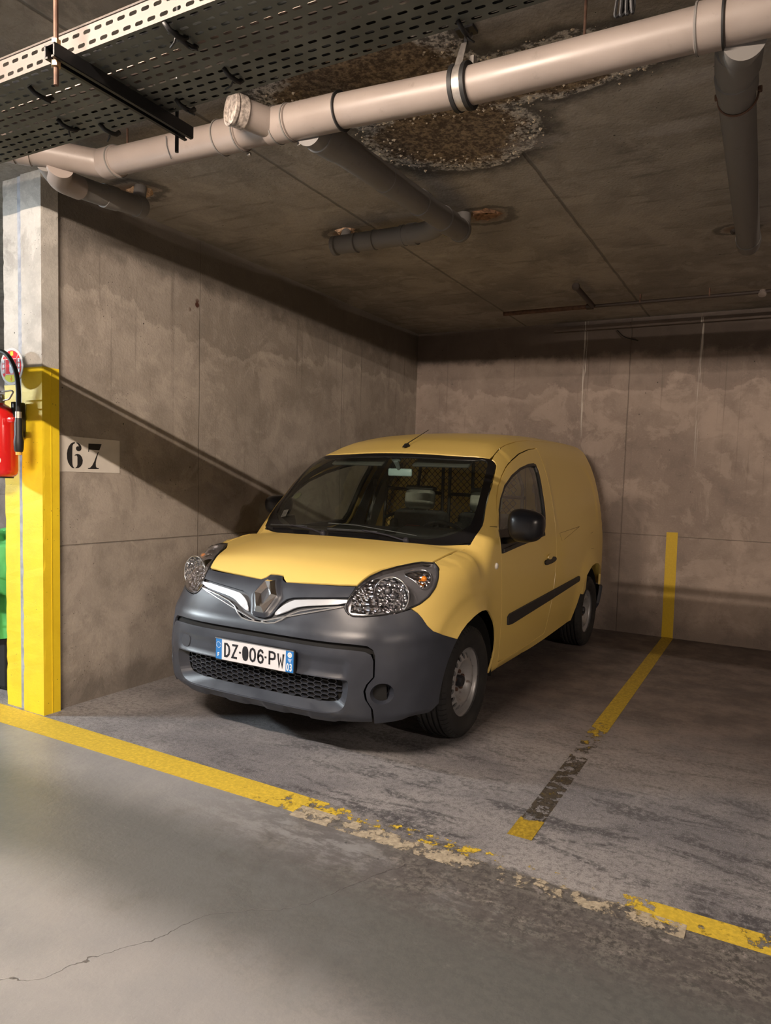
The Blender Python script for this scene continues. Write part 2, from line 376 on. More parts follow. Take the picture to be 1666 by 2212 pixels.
def quad(name, pts, mat, thick=.0, label=None, cat=None, kind=None, parent=None):
    V = [Vector(p) for p in pts]; n = (V[1]-V[0]).cross(V[2]-V[1]).normalized()*thick
    mb = MB(); k = len(V)
    if thick: mb.add(V+[v+n for v in V], [tuple(range(k))[::-1], tuple(range(k, 2*k))]+[(i, (i+1) % k, k+(i+1) % k, k+i) for i in range(k)])
    else: mb.add(V, [tuple(range(k))])
    o = mb.build(name, mat, parent); return tag(o, label, cat, kind=kind)
H = 3.104
x0, x1, y0, y1 = -9.0, 13.0, -12.5, 0.0
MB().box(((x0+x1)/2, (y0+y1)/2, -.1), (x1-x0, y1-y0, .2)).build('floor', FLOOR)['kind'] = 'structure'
MB().box(((x0+x1)/2, (y0+y1)/2, H+.1), (x1-x0, y1-y0, .2)).build('ceiling', CEIL)['kind'] = 'structure'
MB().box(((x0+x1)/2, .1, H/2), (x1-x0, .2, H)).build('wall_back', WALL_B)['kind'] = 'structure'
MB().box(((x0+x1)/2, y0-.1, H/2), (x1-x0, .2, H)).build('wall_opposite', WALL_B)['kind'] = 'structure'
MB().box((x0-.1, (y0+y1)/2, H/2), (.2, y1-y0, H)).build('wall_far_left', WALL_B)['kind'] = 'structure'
MB().box((x1+.1, (y0+y1)/2, H/2), (.2, y1-y0, H)).build('wall_far_right', WALL_B)['kind'] = 'structure'
MB().box((-.085, -2.22, H/2), (.17, 4.44, H)).build('wall_left', WALL_L)['kind'] = 'structure'
MB().box((-.275, -2.22, H/2), (.145, 4.44, H)).build('wall_left_twin', WALL_L)['kind'] = 'structure'
MB().box((7.6, -2.25, H/2), (.3, 4.5, H)).build('wall_right', WALL_B)['kind'] = 'structure'
# slim ledge of the slab along the top of the back wall
MB().box((2.9, -.03, 3.03), (2.6, .06, .05), bev=.004).build('trim_1', WALL_B)['kind'] = 'structure'

# split pillar at the end of the left wall: two half columns with a joint between
def ragged(poly_x0, poly_x1, ya, yb, z0, z1, jag, seed):
    "column half with chipped vertical arrises"
    r = random.Random(seed); mb = MB(); n = 46; V = []; Fc = []
    for i in range(n+1):
        z = z0+(z1-z0)*i/n
        j = [r.uniform(0, jag)*(r.random() < .45) for _ in range(2)]
        V += [(poly_x0+j[0], ya+j[0]*.6, z), (poly_x1-j[1], ya+j[1]*.6, z), (poly_x1, ya+.012+j[1], z), (poly_x1, yb, z), (poly_x0, yb, z), (poly_x0, ya+.012, z)]
    m = 6
    for i in range(n):
        for k in range(m): Fc.append((i*m+k, i*m+(k+1) % m, (i+1)*m+(k+1) % m, (i+1)*m+k))
    Fc += [tuple(range(m))[::-1], tuple(n*m+k for k in range(m))]
    return mb.add(V, Fc)
pil = empty('split_pillar', (-.16, -4.5, 0), 'concrete pillar painted yellow below with a grey joint, beside number 67', 'pillar')
def local(o, p): o.location = (0, 0, 0) if p.parent else -Vector(p.location); return o
for nm, a, b, ya, z0, z1, mt, jg in (('painted_base', -.158, .029, -4.546, 0, 2.023, YPIL, .004), ('painted_base', -.348, -.205, -4.53, 0, 1.93, YPIL, .004),
                             ('bare_shaft', -.157, .026, -4.544, 2.023, H, COLM, .003), ('bare_shaft', -.347, -.204, -4.528, 1.93, H, COLM, .003)):
    local(ragged(a, b, ya, -4.44, z0, z1, jg, int(abs(a)*1000)+int(z1)).build(nm, mt, pil), pil)
local(MB().box((-.181, -4.485, H/2), (.050, .092, H)).build('joint_filler', JOINT, pil), pil)
local(MB().box((.030, -4.492, 1.0), (.004, .003, 2.0)).build('edge_bead', YPIL, pil), pil)

# painted number panel on the left wall (flat paint)
sgn = empty('bay_number', (0, -4.2, 1.54), 'white painted rectangle with black stencilled 67 on the left wall', 'number sign')
WP = simple('number_panel_white_paint', (.66, .62, .56), .7, 0, .06, 8); BKP = simple('stencil_black_paint', (.015, .014, .014), .6)
local(quad('white_ground', [(.001, -4.44, 1.433), (.001, -4.003, 1.433), (.001, -4.003, 1.640), (.001, -4.44, 1.646)], WP, .0015, parent=sgn), sgn)
def glyph(pts, name):       # pts in pixels of a close look: 1 px = .000483 m in y, z
    sy = (4.43-4.003)/(1322-205); sz = (1.645-1.431)/(830-170)
    P = [(-4.43+(x-205)*sy, 1.645-(y-170-(x-205)*.075*(1-(y-170)/660*.7))*sz) for x, y in pts]
    mb = MB(); mb.prism(P, .002, .0035, lambda a, b, z: (z, a, b)); local(mb.build(name, BKP, sgn), sgn)
glyph([(490, 292), (488, 318), (462, 330), (448, 360), (445, 420), (443, 560), (446, 690), (455, 730), (476, 752), (474, 766), (440, 757), (405, 720), (372, 660), (355, 590), (352, 500), (362, 430), (385, 370), (420, 320), (455, 298)], 'digit_stroke')
glyph([(518, 295), (548, 305), (582, 335), (602, 370), (606, 405), (596, 435), (572, 455), (542, 456), (518, 438), (508, 408), (516, 380), (535, 366), (556, 372), (552, 345), (535, 325), (518, 314)], 'digit_stroke')
glyph([(486, 530), (505, 510), (540, 503), (580, 520), (612, 560), (628, 620), (620, 680), (590, 730), (550, 760), (500, 766), (502, 750), (525, 735), (534, 700), (534, 560), (520, 532), (500, 532), (490, 542)], 'digit_stroke')
glyph([(731, 317), (972, 325), (930, 437), (742, 424), (740, 468), (728, 468)], 'digit_stroke')
glyph([(905, 465), (918, 466), (895, 540), (872, 610), (862, 680), (866, 730), (882, 755), (920, 762), (922, 775), (722, 774), (722, 762), (760, 752), (800, 710), (840, 630), (870, 550)], 'digit_stroke')

# floor and wall markings
def strip(name, pts, mat, label, cat='line marking', seg=24):
    "thin paint film along a centre line; pts = list of (x, y, halfwidth, dirx, diry)"
    o = quad(name, pts, mat, .0012, label, cat); return o
strip('bay_front_line', [(-.6, -4.745, .0008), (3.42, -4.72, .0008), (3.42, -4.60, .0008), (-.6, -4.55, .0008)], L_FRONT, 'long worn yellow line on the floor between aisle and bay')
strip('bay_front_line', [(3.42, -4.705, .0008), (6.6, -4.70, .0008), (6.6, -4.59, .0008), (3.42, -4.60, .0008)], L_FRONT, 'bright yellow piece of line at the right edge of the floor')
strip('paint_patch', [(2.0, -4.76, .0014), (3.6, -4.76, .0014), (3.6, -4.68, .0014), (2.0, -4.66, .0014)], L_PEEL, 'pale flaking remains of old paint along the worn yellow line', 'paint remains')
dv_line = strip('bay_divider_line', [(2.866, -4.42, .0008), (2.972, -4.42, .0008), (2.925, 0, .0008), (2.822, 0, .0008)], L_DIV, 'worn yellow line on the floor running to the wall stripe')
quad('worn_residue', [(2.870, -4.25, .0003), (2.968, -4.25, .0003), (2.925, 0, .0003), (2.822, 0, .0003)], L_RES, .0005, parent=dv_line)
strip('wall_stripe', [(2.813, -.0002, .0), (2.919, -.0002, 0), (2.909, -.0002, 1.033), (2.805, -.0002, 1.030)], L_WALL, 'short upright yellow stripe on the back wall', 'wall marking')

# ------------------------------------------------------------------ pipes and tray under the ceiling
def mk_pvc(name, col, rough=.32):
    t = NT(name); n1 = t.noise(3, 6, .6); n2 = t.noise(14, 8, .7, sc3=(1, 1, 1)); X, Y, Z = t.xyz()
    c = t.mix(t.ramp(n1, .3, .7), tuple(x*.86 for x in col), col)
    c = t.mix(t.math('MULTIPLY', t.ramp(n2, .58, .7), .3), c, tuple(x*.4 for x in col))
    return t.end(t.pr(c, t.ramp(n1, .3, .7, rough, rough+.16), 0, t.bump(n2, .05, .004)))
PVC = mk_pvc('pvc_beige_grey', (.275, .232, .208)); PVCD = mk_pvc('pvc_dusty_dark', (.17, .16, .15), .6)
RUB = simple('rubber_black', (.01, .01, .01), .6); STEEL = simple('galvanised_steel', (.42, .39, .36), .45, .7, .15, 40)
RUST = simple('rusty_steel', (.11, .06, .04), .75, .3, .3, 30)
PR = .0635
def py(x): return -4.66
def pz(x): return float(np.interp(x, [.6, 2.1, 2.65, 3.6, 8], [2.968, 2.925, 2.897, 2.893, 2.86]))
def pp(x): return Vector((x, -4.66, pz(x)))
dp = empty('drain_pipe', tuple(pp(2.6)), 'large beige drain pipe running below the ceiling across the bay', 'pipe')
def dpart(mb, name, mat, smooth=False, auto=40): return local(mb.build(name, mat, dp, smooth, auto), dp)
xs = [.74, 1.2, 1.6, 2.1, 2.65, 3.5, 4.5, 7.4]
dpart(MB().tube([pp(x) for x in xs], PR, 40), 'pipe_run', PVC)
left_end = Vector((-.55, -5.93, 2.99)); el = Vector((.70, -4.70, pz(.7)))
el_pts = elbow([pp(.80), pp(.69), Vector((.50, -4.86, 2.975)), left_end], .10, 8)
dpart(MB().tube(el_pts, PR*1.0, 40), 'elbow_run', PVC)
def sleeve(xa, xb, r, mat=PVC, name='sleeve'):
    a, b = pp(xa), pp(xb); d = (b-a).normalized()
    L = (b-a).length; mb = MB().lathe([(PR, 0), (r, .004), (r, L-.004), (PR, L)], a, d, 40); return dpart(mb, name, mat)
sleeve(.70, .80, PR+.007); sleeve(1.475, 1.60, PR+.007); sleeve(1.74, 1.87, PR+.008); sleeve(1.87, 2.115, PR+.006); sleeve(3.455, 3.545, PR+.008)
sleeve(3.545, 3.9, PR+.004)
for x in (.79, 1.475, 1.59, 1.79, 1.858, 2.117, 3.462, 3.54):
    dpart(MB().lathe([(PR, -.004), (PR+.011, -.003), (PR+.011, .003), (PR, .004)], pp(x), (pp(x+.1)-pp(x)), 40), 'seal_ring', RUB if x in (2.117, 3.54) else PVCD)
for q in (.12, .235):
    c = pp(.69).lerp(Vector((.50, -4.86, 2.975)), 1) + (left_end-Vector((.50, -4.86, 2.975))).normalized()*q*.6
    d = (left_end-Vector((.50, -4.86, 2.975)))
    dpart(MB().lathe([(PR, -.03), (PR+.007, -.028), (PR+.007, .028), (PR, .03)], c, d, 40), 'sleeve', PVC)
# inspection tee with its closed cap
ca = pp(1.775); cb = Vector((1.700, -4.835, 2.938)); dcap = (cb-ca).normalized()
dpart(MB().tube([ca, ca.lerp(cb, .5), cb], [PR*.96, PR*.92, PR*.92], 36), 'inspection_branch', PVC)
dpart(MB().lathe([(PR*.9, -.05), (PR+.001, -.048), (PR+.001, -.012), (PR-.004, -.010), (PR-.004, -.004), (PR+.003, -.002), (PR+.003, .010), (PR-.007, .012), (PR-.009, .003), (.001, .003)], cb, dcap, 40), 'cap', simple('cap_crusted', (.30, .26, .23), .8, 0, .5, 60, .5))
# clamp near the middle with rubber lining and hanger
for dx in (-.024, .024):
    dpart(MB().lathe([(PR, -.010), (PR+.016, -.008), (PR+.016, .008), (PR, .010)], pp(2.655+dx), (1, 0, -.02), 40), 'clamp_rubber', RUB)
dpart(MB().lathe([(PR, -.017), (PR+.011, -.016), (PR+.011, .016), (PR, .017)], pp(2.655), (1, 0, -.02), 40), 'clamp_band', STEEL)
cz = pz(2.655)
dpart(MB().add([(2.638, -4.725, cz+.02), (2.672, -4.725, cz+.02), (2.668, -4.672, cz+.15), (2.646, -4.672, cz+.15), (2.638, -4.722, cz+.02), (2.672, -4.722, cz+.02), (2.668, -4.668, cz+.15), (2.646, -4.668, cz+.15)], [(0, 1, 2, 3), (4, 7, 6, 5), (0, 4, 5, 1), (1, 5, 6, 2), (2, 6, 7, 3), (3, 7, 4, 0)]).box((2.68, -4.64, cz+.085), (.02, .03, .05)).build('clamp_strap', STEEL, dp) and MB().box((2.66, -4.66, (cz+.15+H)/2-.003), (.012, .012, H-cz-.156)).box((2.66, -4.66, H-.009), (.07, .05, .012)), 'threaded_rod', BLK)
for o in [o for o in dp.children if o.name.startswith('clamp_strap')]: local(o, dp)
for x in (1.585, 1.865): dpart(MB().box((x, -4.66+.055, pz(x)-.065), (.02, .014, .014), bev=.003), 'clamp_screw', STEEL)
for x in (.865, 3.1): dpart(MB().tube([pp(x)+Vector((0, 0, PR)), Vector((x, -4.66, H-.002))], .005, 8), 'threaded_rod', RUST)
dpart(MB().tube([(1.205, -4.731, pz(1.2)+.02), (1.207, -4.729, pz(1.2)-.02), (1.204, -4.71, pz(1.2)-.05), (1.206, -4.70, pz(1.2)-.068)], .0022, 6), 'sealant_drip', BLK)

def branch(name, label, pts, r, mats, rings=(), capat=True, rad=.12, group=None):
    P = elbow(pts, rad, 8); root = local(MB().tube(P, r, 32).build(name, mats, dp, auto=40), dp); root['label'] = label
    for c, d, rr, L, m in rings:
        local(MB().lathe([(r*.97, -L/2), (rr, -L/2+.003), (rr, L/2-.003), (r*.97, L/2)], c, d, 32).build('sleeve', m, root, auto=40), root)
    return root
b1 = branch('branch_pipe', 'short dark branch pipe at the left below the main drain', [(.505, -4.83, 2.945), (.43, -4.72, 2.915), (.415, -4.52, 2.93), (.40, -4.17, 2.972)], .056, PVCD,
       [(Vector((.408, -4.40, 2.945)), (0, 1, .12), .062, .09, PVCD), (Vector((.401, -4.20, 2.968)), (0, 1, .12), .061, .05, PVCD)], rad=.1)
local(MB().tube(elbow([(.56, -4.80, 2.925), (.45, -4.74, 2.905), (.425, -4.60, 2.918)], .09, 8), .060, 32).build('elbow', PVC, b1, auto=40), b1)
R2 = .066
b2 = branch('branch_pipe', 'dark branch pipe running back from the middle of the main drain', [(1.935, -4.64, 2.90), (1.93, -4.45, 2.925), (1.935, -3.10, 2.985)], R2, PVCD,
       [(Vector((1.932, -4.50, 2.918)), (0, 1, .1), R2+.007, .14, PVCD), (Vector((1.932, -3.95, 2.947)), (0, 1, .05), R2+.003, .13, PVCD),
        (Vector((1.933, -3.62, 2.962)), (0, 1, .05), R2+.006, .05, PVCD), (Vector((1.934, -3.30, 2.976)), (0, 1, .05), R2+.007, .12, PVCD), (Vector((1.935, -3.11, 2.985)), (0, 1, .05), R2+.005, .03, PVCD)])
for zz in (1,):
    local(MB().tube(elbow([(1.935, -3.36, 2.972), (1.80, -3.20, 2.975), (1.60, -3.17, 2.98), (1.04, -3.155, 2.99)], .14, 8), .058, 32).build('side_run', PVCD, b2, auto=40), b2)
    for x, L, rr in ((1.64, .06, .066), (1.57, .03, .064), (1.36, .012, .063), (1.22, .012, .063), (1.055, .03, .062)):
        local(MB().lathe([(.056, -L/2), (rr, -L/2+.003), (rr, L/2-.003), (.056, L/2)], (x, -3.168, 2.982), (1, .01, 0), 32).build('sleeve', PVCD, b2, auto=40), b2)
    local(MB().tube(arc3((1.934, -3.24, 2.979), R2+.0085, math.radians(205), math.radians(250), 8, (1, 0, 0), (0, 0, 1)), .004, 6, flat=.4).build('yellow_label', simple('label_yellow_old', (.42, .33, .12), .6), b2), b2)
    local(MB().tube([(1.93, -3.06, 2.99), (1.93, -3.05, H-.002)], .045, 20).build('riser', PVCD, b2, auto=40), b2)
    local(MB().tube([(1.10, -3.155, 3.0), (1.10, -3.10, H-.002)], .03, 20).build('riser', PVCD, b2, auto=40), b2)
b3 = branch('branch_pipe', 'dark branch pipe at the right running back from the main drain', [(3.60, -4.64, 2.85), (3.565, -4.46, 2.90), (3.545, -4.2, 2.925), (3.50, -2.20, 2.985)], R2, PVCD,
       [(Vector((3.57, -4.46, 2.898)), (-.1, 1, .1), R2+.009, .16, PVCD), (Vector((3.551, -4.27, 2.918)), (-.02, 1, .05), R2+.006, .10, PVCD), (Vector((3.503, -2.31, 2.982)), (0, 1, .03), R2+.006, .07, PVCD)])
local(MB().tube(arc3((3.548, -4.14, 2.925), R2+.004, math.pi, 2*math.pi, 18, (1, 0, 0), (0, 0, 1)), .004, 6).box((3.474, -4.14, 2.935), (.016, .02, .02), bev=.004).box((3.622, -4.14, 2.935), (.016, .02, .02), bev=.004).build('clamp', RUST, b3), b3)
local(MB().tube([(3.50, -2.19, 2.99), (3.50, -2.14, H-.002)], .045, 20).build('riser', PVCD, b3, auto=40), b3)
for o in (b1,):
    local(MB().tube([(.40, -4.2, 2.98), (.36, -4.15, H-.002)], .035, 20).build('riser', PVCD, b1, auto=40), b1)

# thin pipes at the back
DKP = simple('thin_pipe_dark', (.045, .032, .026), .6)
bp = empty('thin_pipe', (2.2, -.86, 3.02), 'thin dark pipes below the ceiling near the back wall', 'pipe')
local(MB().tube([(1.36, -.86, 3.03), (2.18, -.86, 3.03)], .019, 14).build('pipe_run', RUST, bp, auto=40), bp)
local(MB().tube([(2.18, -.86, 3.03), (3.54, -.86, 3.03), (7.4, -.87, 3.03)], .015, 14).build('pipe_run', DKP, bp, auto=40), bp)
local(MB().tube([(2.20, -.88, 3.03), (2.205, -1.45, 3.045)], .022, 14).build('side_run', DKP, bp, auto=40), bp)
local(MB().lathe([(.018, -.03), (.026, -.028), (.026, .028), (.018, .03)], (2.17, -.86, 3.03), (1, 0, 0), 16).build('fitting', DKP, bp, auto=40), bp)
local(MB().lathe([(.03, -.02), (.03, .01), (.022, .014), (.001, .014)], (3.54, -.86, 3.015), (0, -.5, -.86), 18).build('end_cap', PVC, bp, auto=40), bp)
local(MB().lathe([(.03, -.02), (.03, .01), (.022, .014), (.001, .014)], (2.205, -1.46, 3.045), (0, -1, -.2), 18).build('end_cap', DKP, bp, auto=40), bp)
for x in (2.6, 3.15): local(MB().box((x, -.86, 3.06), (.012, .03, .07)).build('bracket', RUST, bp), bp)
tag(MB().tube(elbow([(2.235, -.02, 2.99), (2.30, -.035, 2.92), (2.44, -.02, 2.876)], .05, 8), .005, 8).build('cable_end', BLK), 'short black cable end on the back wall below the ceiling', 'cable')

# mineral crust at the leak
def crust():
    mb = MB(); r = random.Random(3)
    for i in range(900):
        a = r.uniform(0, 2*math.pi)
        cx, cy, sx, sy = r.choice(((2.27, -3.98, .40, .34), (2.75, -4.28, .60, .19), (2.12, -4.48, .46, .30)))
        k = r.gauss(.93, .13); x = cx+math.cos(a)*sx*k; y = cy+math.sin(a)*sy*k
        if y < -4.62: continue
        s = abs(r.gauss(.002, .003))+.0015; b = len(mb.V)
        mb.V += [(x+s, y, H-.0003), (x, y+s, H-.0003), (x-s, y, H-.0003), (x, y-s, H-.0003), (x, y, H-s*r.uniform(.5, 1.3)-.0003)]
        mb.F += [(b, b+1, b+4), (b+1, b+2, b+4), (b+2, b+3, b+4), (b+3, b, b+4)]
    o = mb.build('mineral_crust', simple('lime_crust', (.40, .33, .24), .7, 0, .3, 50)); tag(o, 'lumpy pale mineral crust around the leak in the ceiling', 'mineral crust', kind='stuff')
crust()
for i, (x, y, s) in enumerate(((.30, -4.10, .085), (2.06, -3.0, .10), (1.08, -3.09, .07), (3.46, -2.13, .08))):
    mb = MB(); r = random.Random(i); n = 14; V = []
    for ring, (k, dz) in enumerate(((1, 0), (.8, .018), (.45, .008), (.1, .0))):
        for j in range(n): a = 2*math.pi*j/n; rr = s*k*r.uniform(.75, 1.15); V.append((x+rr*math.cos(a), y+rr*.8*math.sin(a), H-dz*r.uniform(.5, 1.3)))
    Fc = [(a*n+j, a*n+(j+1) % n, (a+1)*n+(j+1) % n, (a+1)*n+j) for a in range(3) for j in range(n)]+[tuple(3*n+j for j in range(n))]
    mb.add(V, Fc); lab = ['crumbling patch in the ceiling above the left branch pipe', 'crumbling patch in the ceiling at the end of the middle branch pipe', 'crumbling patch in the ceiling above the side run of the middle branch', 'dark crumbling patch in the ceiling at the end of the right branch pipe'][i]
    tag(mb.build('ceiling_patch', simple('crumbled_plaster_'+'abcd'[i], [(.38, .25, .15), (.20, .11, .06), (.42, .28, .18), (.05, .04, .035)][i], .95, 0, .5, 40, .6)), lab, 'ceiling patch')

# perforated cable tray
TY0, TY1, TZ, TX0, TX1 = -6.000, -5.726, 2.380, -.4, 5.6
def tcx(x): return 3.798+(x-3.798)*.919
def tcy(y): return -7.076+(y+7.076)*.919
def mk_tray():
    t = NT('galvanised_tray'); n1 = t.noise(3, 6, .6); n2 = t.noise(120, 3, .6)
    c = t.mix(t.ramp(n1, .3, .7), (.085, .072, .064), (.115, .098, .088)); return t.end(t.pr(c, .55, .25, t.bump(n2, .1, .002)))
TRAY = mk_tray(); TRAYF = simple('tray_floor_shaded', (.105, .108, .092), .6, .2, .25, 6)  # tray floor has the tone of its shaded underside as base colour
tray = empty('cable_tray', (2.3, -5.75, TZ), 'long perforated metal cable tray hanging from the ceiling at the top left', 'cable tray')
def perforated(nu, nv, U0, U1, V0, V1, sl, sw, fn, stag=True, th=.0015):
    """sheet with staggered obround slots: every cell is a ring of quads round its slot"""
    mb = MB(); du = (U1-U0)/nu; dv = (V1-V0)/nv
    for j in range(nv):
        off = .5*du if (stag and j % 2) else 0
        for i in range(-1, nu+1):
            ca = U0+i*du+off; cb = ca+du
            a = max(ca, U0); b = min(cb, U1)
            if b-a < 1e-6: continue
            va = V0+j*dv; vb = va+dv; vm = (va+vb)/2
            if b-a < du*.98: mb.add([fn(a, va), fn(b, va), fn(b, vb), fn(a, vb)], [(0, 1, 2, 3)]); continue
            um = (a+b)/2; hl = sl/2; hw = sw/2; hs = []
            for k in range(5):
                t = -math.pi/2+math.pi*k/4; hs.append((um+hl-hw+hw*math.cos(t), vm+hw*math.sin(t)))
            for k in range(5):
                t = math.pi/2+math.pi*k/4; hs.append((um-hl+hw+hw*math.cos(t), vm+hw*math.sin(t)))
            out = [(b-.2*du, va), (b, va+.0*dv), (b, vm), (b, vb), (b-.2*du, vb), (a+.2*du, vb), (a, vb), (a, vm), (a, va), (a+.2*du, va)]
            V = [fn(*p) for p in out]+[fn(*p) for p in hs]
            mb.add(V, [(k, (k+1) % 10, 10+(k+1) % 10, 10+k) for k in range(10)])
    return mb
o = perforated(163, 11, TX0, TX1, TY0, TY1, .023, .0078, lambda a, b: (a, b, TZ)).build('tray_floor', TRAYF, tray); local(o, tray)
o = perforated(163, 2, TX0, TX1, TZ, TZ+.051, .024, .0085, lambda a, b: (a, TY0, b), stag=True).build('tray_side', TRAY, tray); local(o, tray)
o = perforated(163, 2, TX0, TX1, TZ, TZ+.051, .024, .0085, lambda a, b: (a, TY1, b), stag=True).build('tray_side', TRAY, tray); local(o, tray)
for yy in (TY0, TY1):
    local(MB().tube([(TX0, yy, TZ+.054), (TX1, yy, TZ+.054)], .003, 8).build('rolled_edge', TRAY, tray), tray)
# cables lying in it
CB = [(-5.875, .0, .009, 'd', 'black cable lying in the tray nearest the viewer'), (-5.850, .0, .009, 'g', 'thin grey cable lying second in the tray'), (-5.822, .0, .011, 'g', 'thick grey cable lying in the near half of the tray'),
      (-5.782, .0, .011, 'w', 'pale pink cable low on the near flank of the pile in the tray'), (-5.757, .004, .012, 'w', 'pale pink cable halfway up the pile in the tray'), (-5.731, .012, .0125, 'w', 'pale pink cable high on the pile in the tray'), (-5.703, .020, .013, 'w', 'pale pink cable on top of the pile in the tray'),
      (-5.670, .0, .011, 'd', 'black cable lying in the far half of the tray'), (-5.624, .0, .013, 'd', 'thick black cable along the far side of the tray')]
for i, (yy, dz_, r, m, lab) in enumerate(CB):
    cm = {'d': simple('cable_black', (.012, .012, .012), .5), 'g': simple('cable_grey', (.30, .31, .29), .5), 'w': simple('cable_pale', (.36, .28, .24), .6)}[m]
    P = [(TX0+k*.25, tcy(yy)+.0010*math.sin(k*1.7+i), TZ+r+dz_+.001+.002*math.sin(k*.9+i)**2) for k in range(25)]
    tag(MB().tube(P, r, 8).build('cable', cm, None, True), lab, 'cable', 'cables in the cable tray')
HX, HY0, HY1, HYC = tcx(2.19), tcy(-5.955), tcy(-5.567), tcy(-5.755)
hr = empty('tray_hanger', (HX, HYC, TZ-.03), 'black steel cross bar carrying the cable tray on two rods', 'hanger')
local(MB().box((HX, HYC, TZ-.012), (.034, .40, .004)).box((HX-.015, HYC, TZ-.025), (.004, .40, .026)).box((HX+.015, HYC, TZ-.025), (.004, .40, .026)).box((HX-.011, HYC, TZ-.038), (.009, .40, .004)).box((HX+.011, HYC, TZ-.038), (.009, .40, .004)).build('channel_bar', BLK, hr), hr)
local(MB().tube([(HX, HY0, TZ-.09), (HX, HY0, H-.002)], .005, 10).build('threaded_rod', RUST, hr), hr)
local(MB().tube([(HX-.015, HY1, TZ-.08), (HX-.015, HY1, H-.002)], .005, 10).build('threaded_rod', BLK, hr), hr)
for dz_ in (-.046, 0): local(MB().lathe([(.002, -.006), (.010, -.005), (.010, .005), (.002, .006)], (HX, HY0, TZ+dz_), (0, 0, 1), 6).build('nut', simple('brass_nut', (.45, .30, .16), .4, .8), hr), hr)
for i, (x, y) in enumerate(((2.496, -5.87), (2.492, -5.835), (2.494, -5.68), (2.27, -5.625), (1.952, -5.832), (1.864, -5.689), (1.957, -5.62), (3.10, -5.60))):
    rr = random.Random(i); a = rr.uniform(0, 3); x = tcx(x); y = tcy(y)
    mb = MB().tube([(x-.004, y-.03, TZ-.001), (x, y-.018, TZ-.012), (x+.002, y, TZ-.014), (x, y+.018, TZ-.010), (x, y+.03, TZ+.002)], .004, 6, flat=1.6)
    mb.tube([(x, y, TZ-.012), (x+.012*math.cos(a), y+.004, TZ-.022), (x+.03*math.cos(a), y+.012*math.sin(a), TZ-.028)], .0022, 6)
    lab = ['below the tray at its near edge, top of the frame', 'second below the near edge of the tray', 'below the middle of the tray, right of the hanger', 'at the far edge of the tray just right of the hanger', 'below the tray left of the hanger, nearest the viewer', 'below the tray left of the hanger, in the middle', 'at the far edge of the tray left of the hanger', 'at the far edge of the tray above the pipe clamp'][i]
    tag(mb.build('cable_tie', BLK, None, True), 'black cable tie '+lab, 'cable tie', 'cable ties under the cable tray')
for nm, x, y, z, L in (('cable_loop', 3.45, -5.60, 2.39, .05),):
    mb = MB()
    for k in range(4): mb.tube(elbow([(x-.012+.008*k, y, z+.06), (x-.02+.012*k, y+.005, z+.005), (x+.006*k, y+.01, z+.02), (x-.006+.008*k, y, z+.06)], .02, 5), .0035, 6)
    mb.tube([(x, y, z+.05), (x, y, z+.2)], .004, 6)
    tag(mb.build('cable_bundle', BLK), 'small black bundle of cable hanging above the main drain at the top edge', 'cable bundle')

# ceiling tubes of the aisle (outside the frame, they light the place)
HOUS = simple('lamp_housing', (.75, .75, .73), .5); TUBES = {'c': emis('tube_cool', COOL, TUBE_W['c']), 'w': emis('tube_warm_near', WARM, TUBE_W['w']), 'w2': emis('tube_warm_right', WARM, TUBE_W['w2'])}
for x, y, k in LAMPS:      # tubes below a batten; side lips added to cut upward light
    r = empty('ceiling_lamp', (x, y, H), {'c': 'cool white tube lamp on the aisle ceiling to the left', 'w': 'warm tube lamp on the aisle ceiling near the viewer', 'w2': 'warm tube lamp on the aisle ceiling to the right'}[k], 'ceiling lamp')
    local(MB().box((x, y, H-.055), (1.55, .10, .10)).box((x, y, AZ+.018), (1.55, .24, .012)).box((x, y-.12, AZ+.001), (1.55, .003, .036)).box((x, y+.12, AZ+.001), (1.55, .003, .036)).build('housing', HOUS, r), r)
    local(MB().tube([(x-.73, y, AZ-.02), (x+.73, y, AZ-.02)], .006, 8, caps=False).build('tube', TUBES[k], r), r)
# ------------------------------------------------------------------ van body surface (implicit), u = rearwards from front axle, v = lateral, z = up
def sm(a,b,k):
    h=np.clip(.5+.5*(a-b)/k,0,1); return b+(a-b)*h+k*h*(1-h)
def sst(a,b,x):
    t=np.clip((x-a)/(b-a),0,1); return t*t*(3-2*t)
def pchip(xs,ys):
    xs=np.array(xs,float);ys=np.array(ys,float);h=np.diff(xs);d=np.diff(ys)/h;m=np.zeros_like(xs)
    for i in range(1,len(xs)-1):
        if d[i-1]*d[i]>0:
            w1=2*h[i]+h[i-1];w2=h[i]+2*h[i-1];m[i]=(w1+w2)/(w1/d[i-1]+w2/d[i])
    m[0]=d[0];m[-1]=d[-1]
    def f(x):
        x=np.asarray(x,float);i=np.clip(np.searchsorted(xs,x)-1,0,len(xs)-2);t=(x-xs[i])/h[i]
        lin=np.where(x<xs[0],ys[0]+m[0]*(x-xs[0]),ys[-1]+m[-1]*(x-xs[-1]))
        y=(2*t**3-3*t**2+1)*ys[i]+(t**3-2*t**2+t)*h[i]*m[i]+(-2*t**3+3*t**2)*ys[i+1]+(t**3-t**2)*h[i]*m[i+1]
        return np.where((x<xs[0])|(x>xs[-1]),lin,y)
    return f
_T=pchip([.15,.25,.35,.5,.7,.9,1.05,1.2,1.4,1.6,1.7,1.8,1.9],[.81,.835,.855,.878,.888,.886,.876,.853,.80,.722,.668,.60,.52])
_P=pchip([-.9,-.4,-.1,.3,2.4,3.0,3.45],[1.01,1.025,1.02,1,.998,.975,.92])
_Pz=pchip([.3,1.1,1.7],[1,1,0.1])
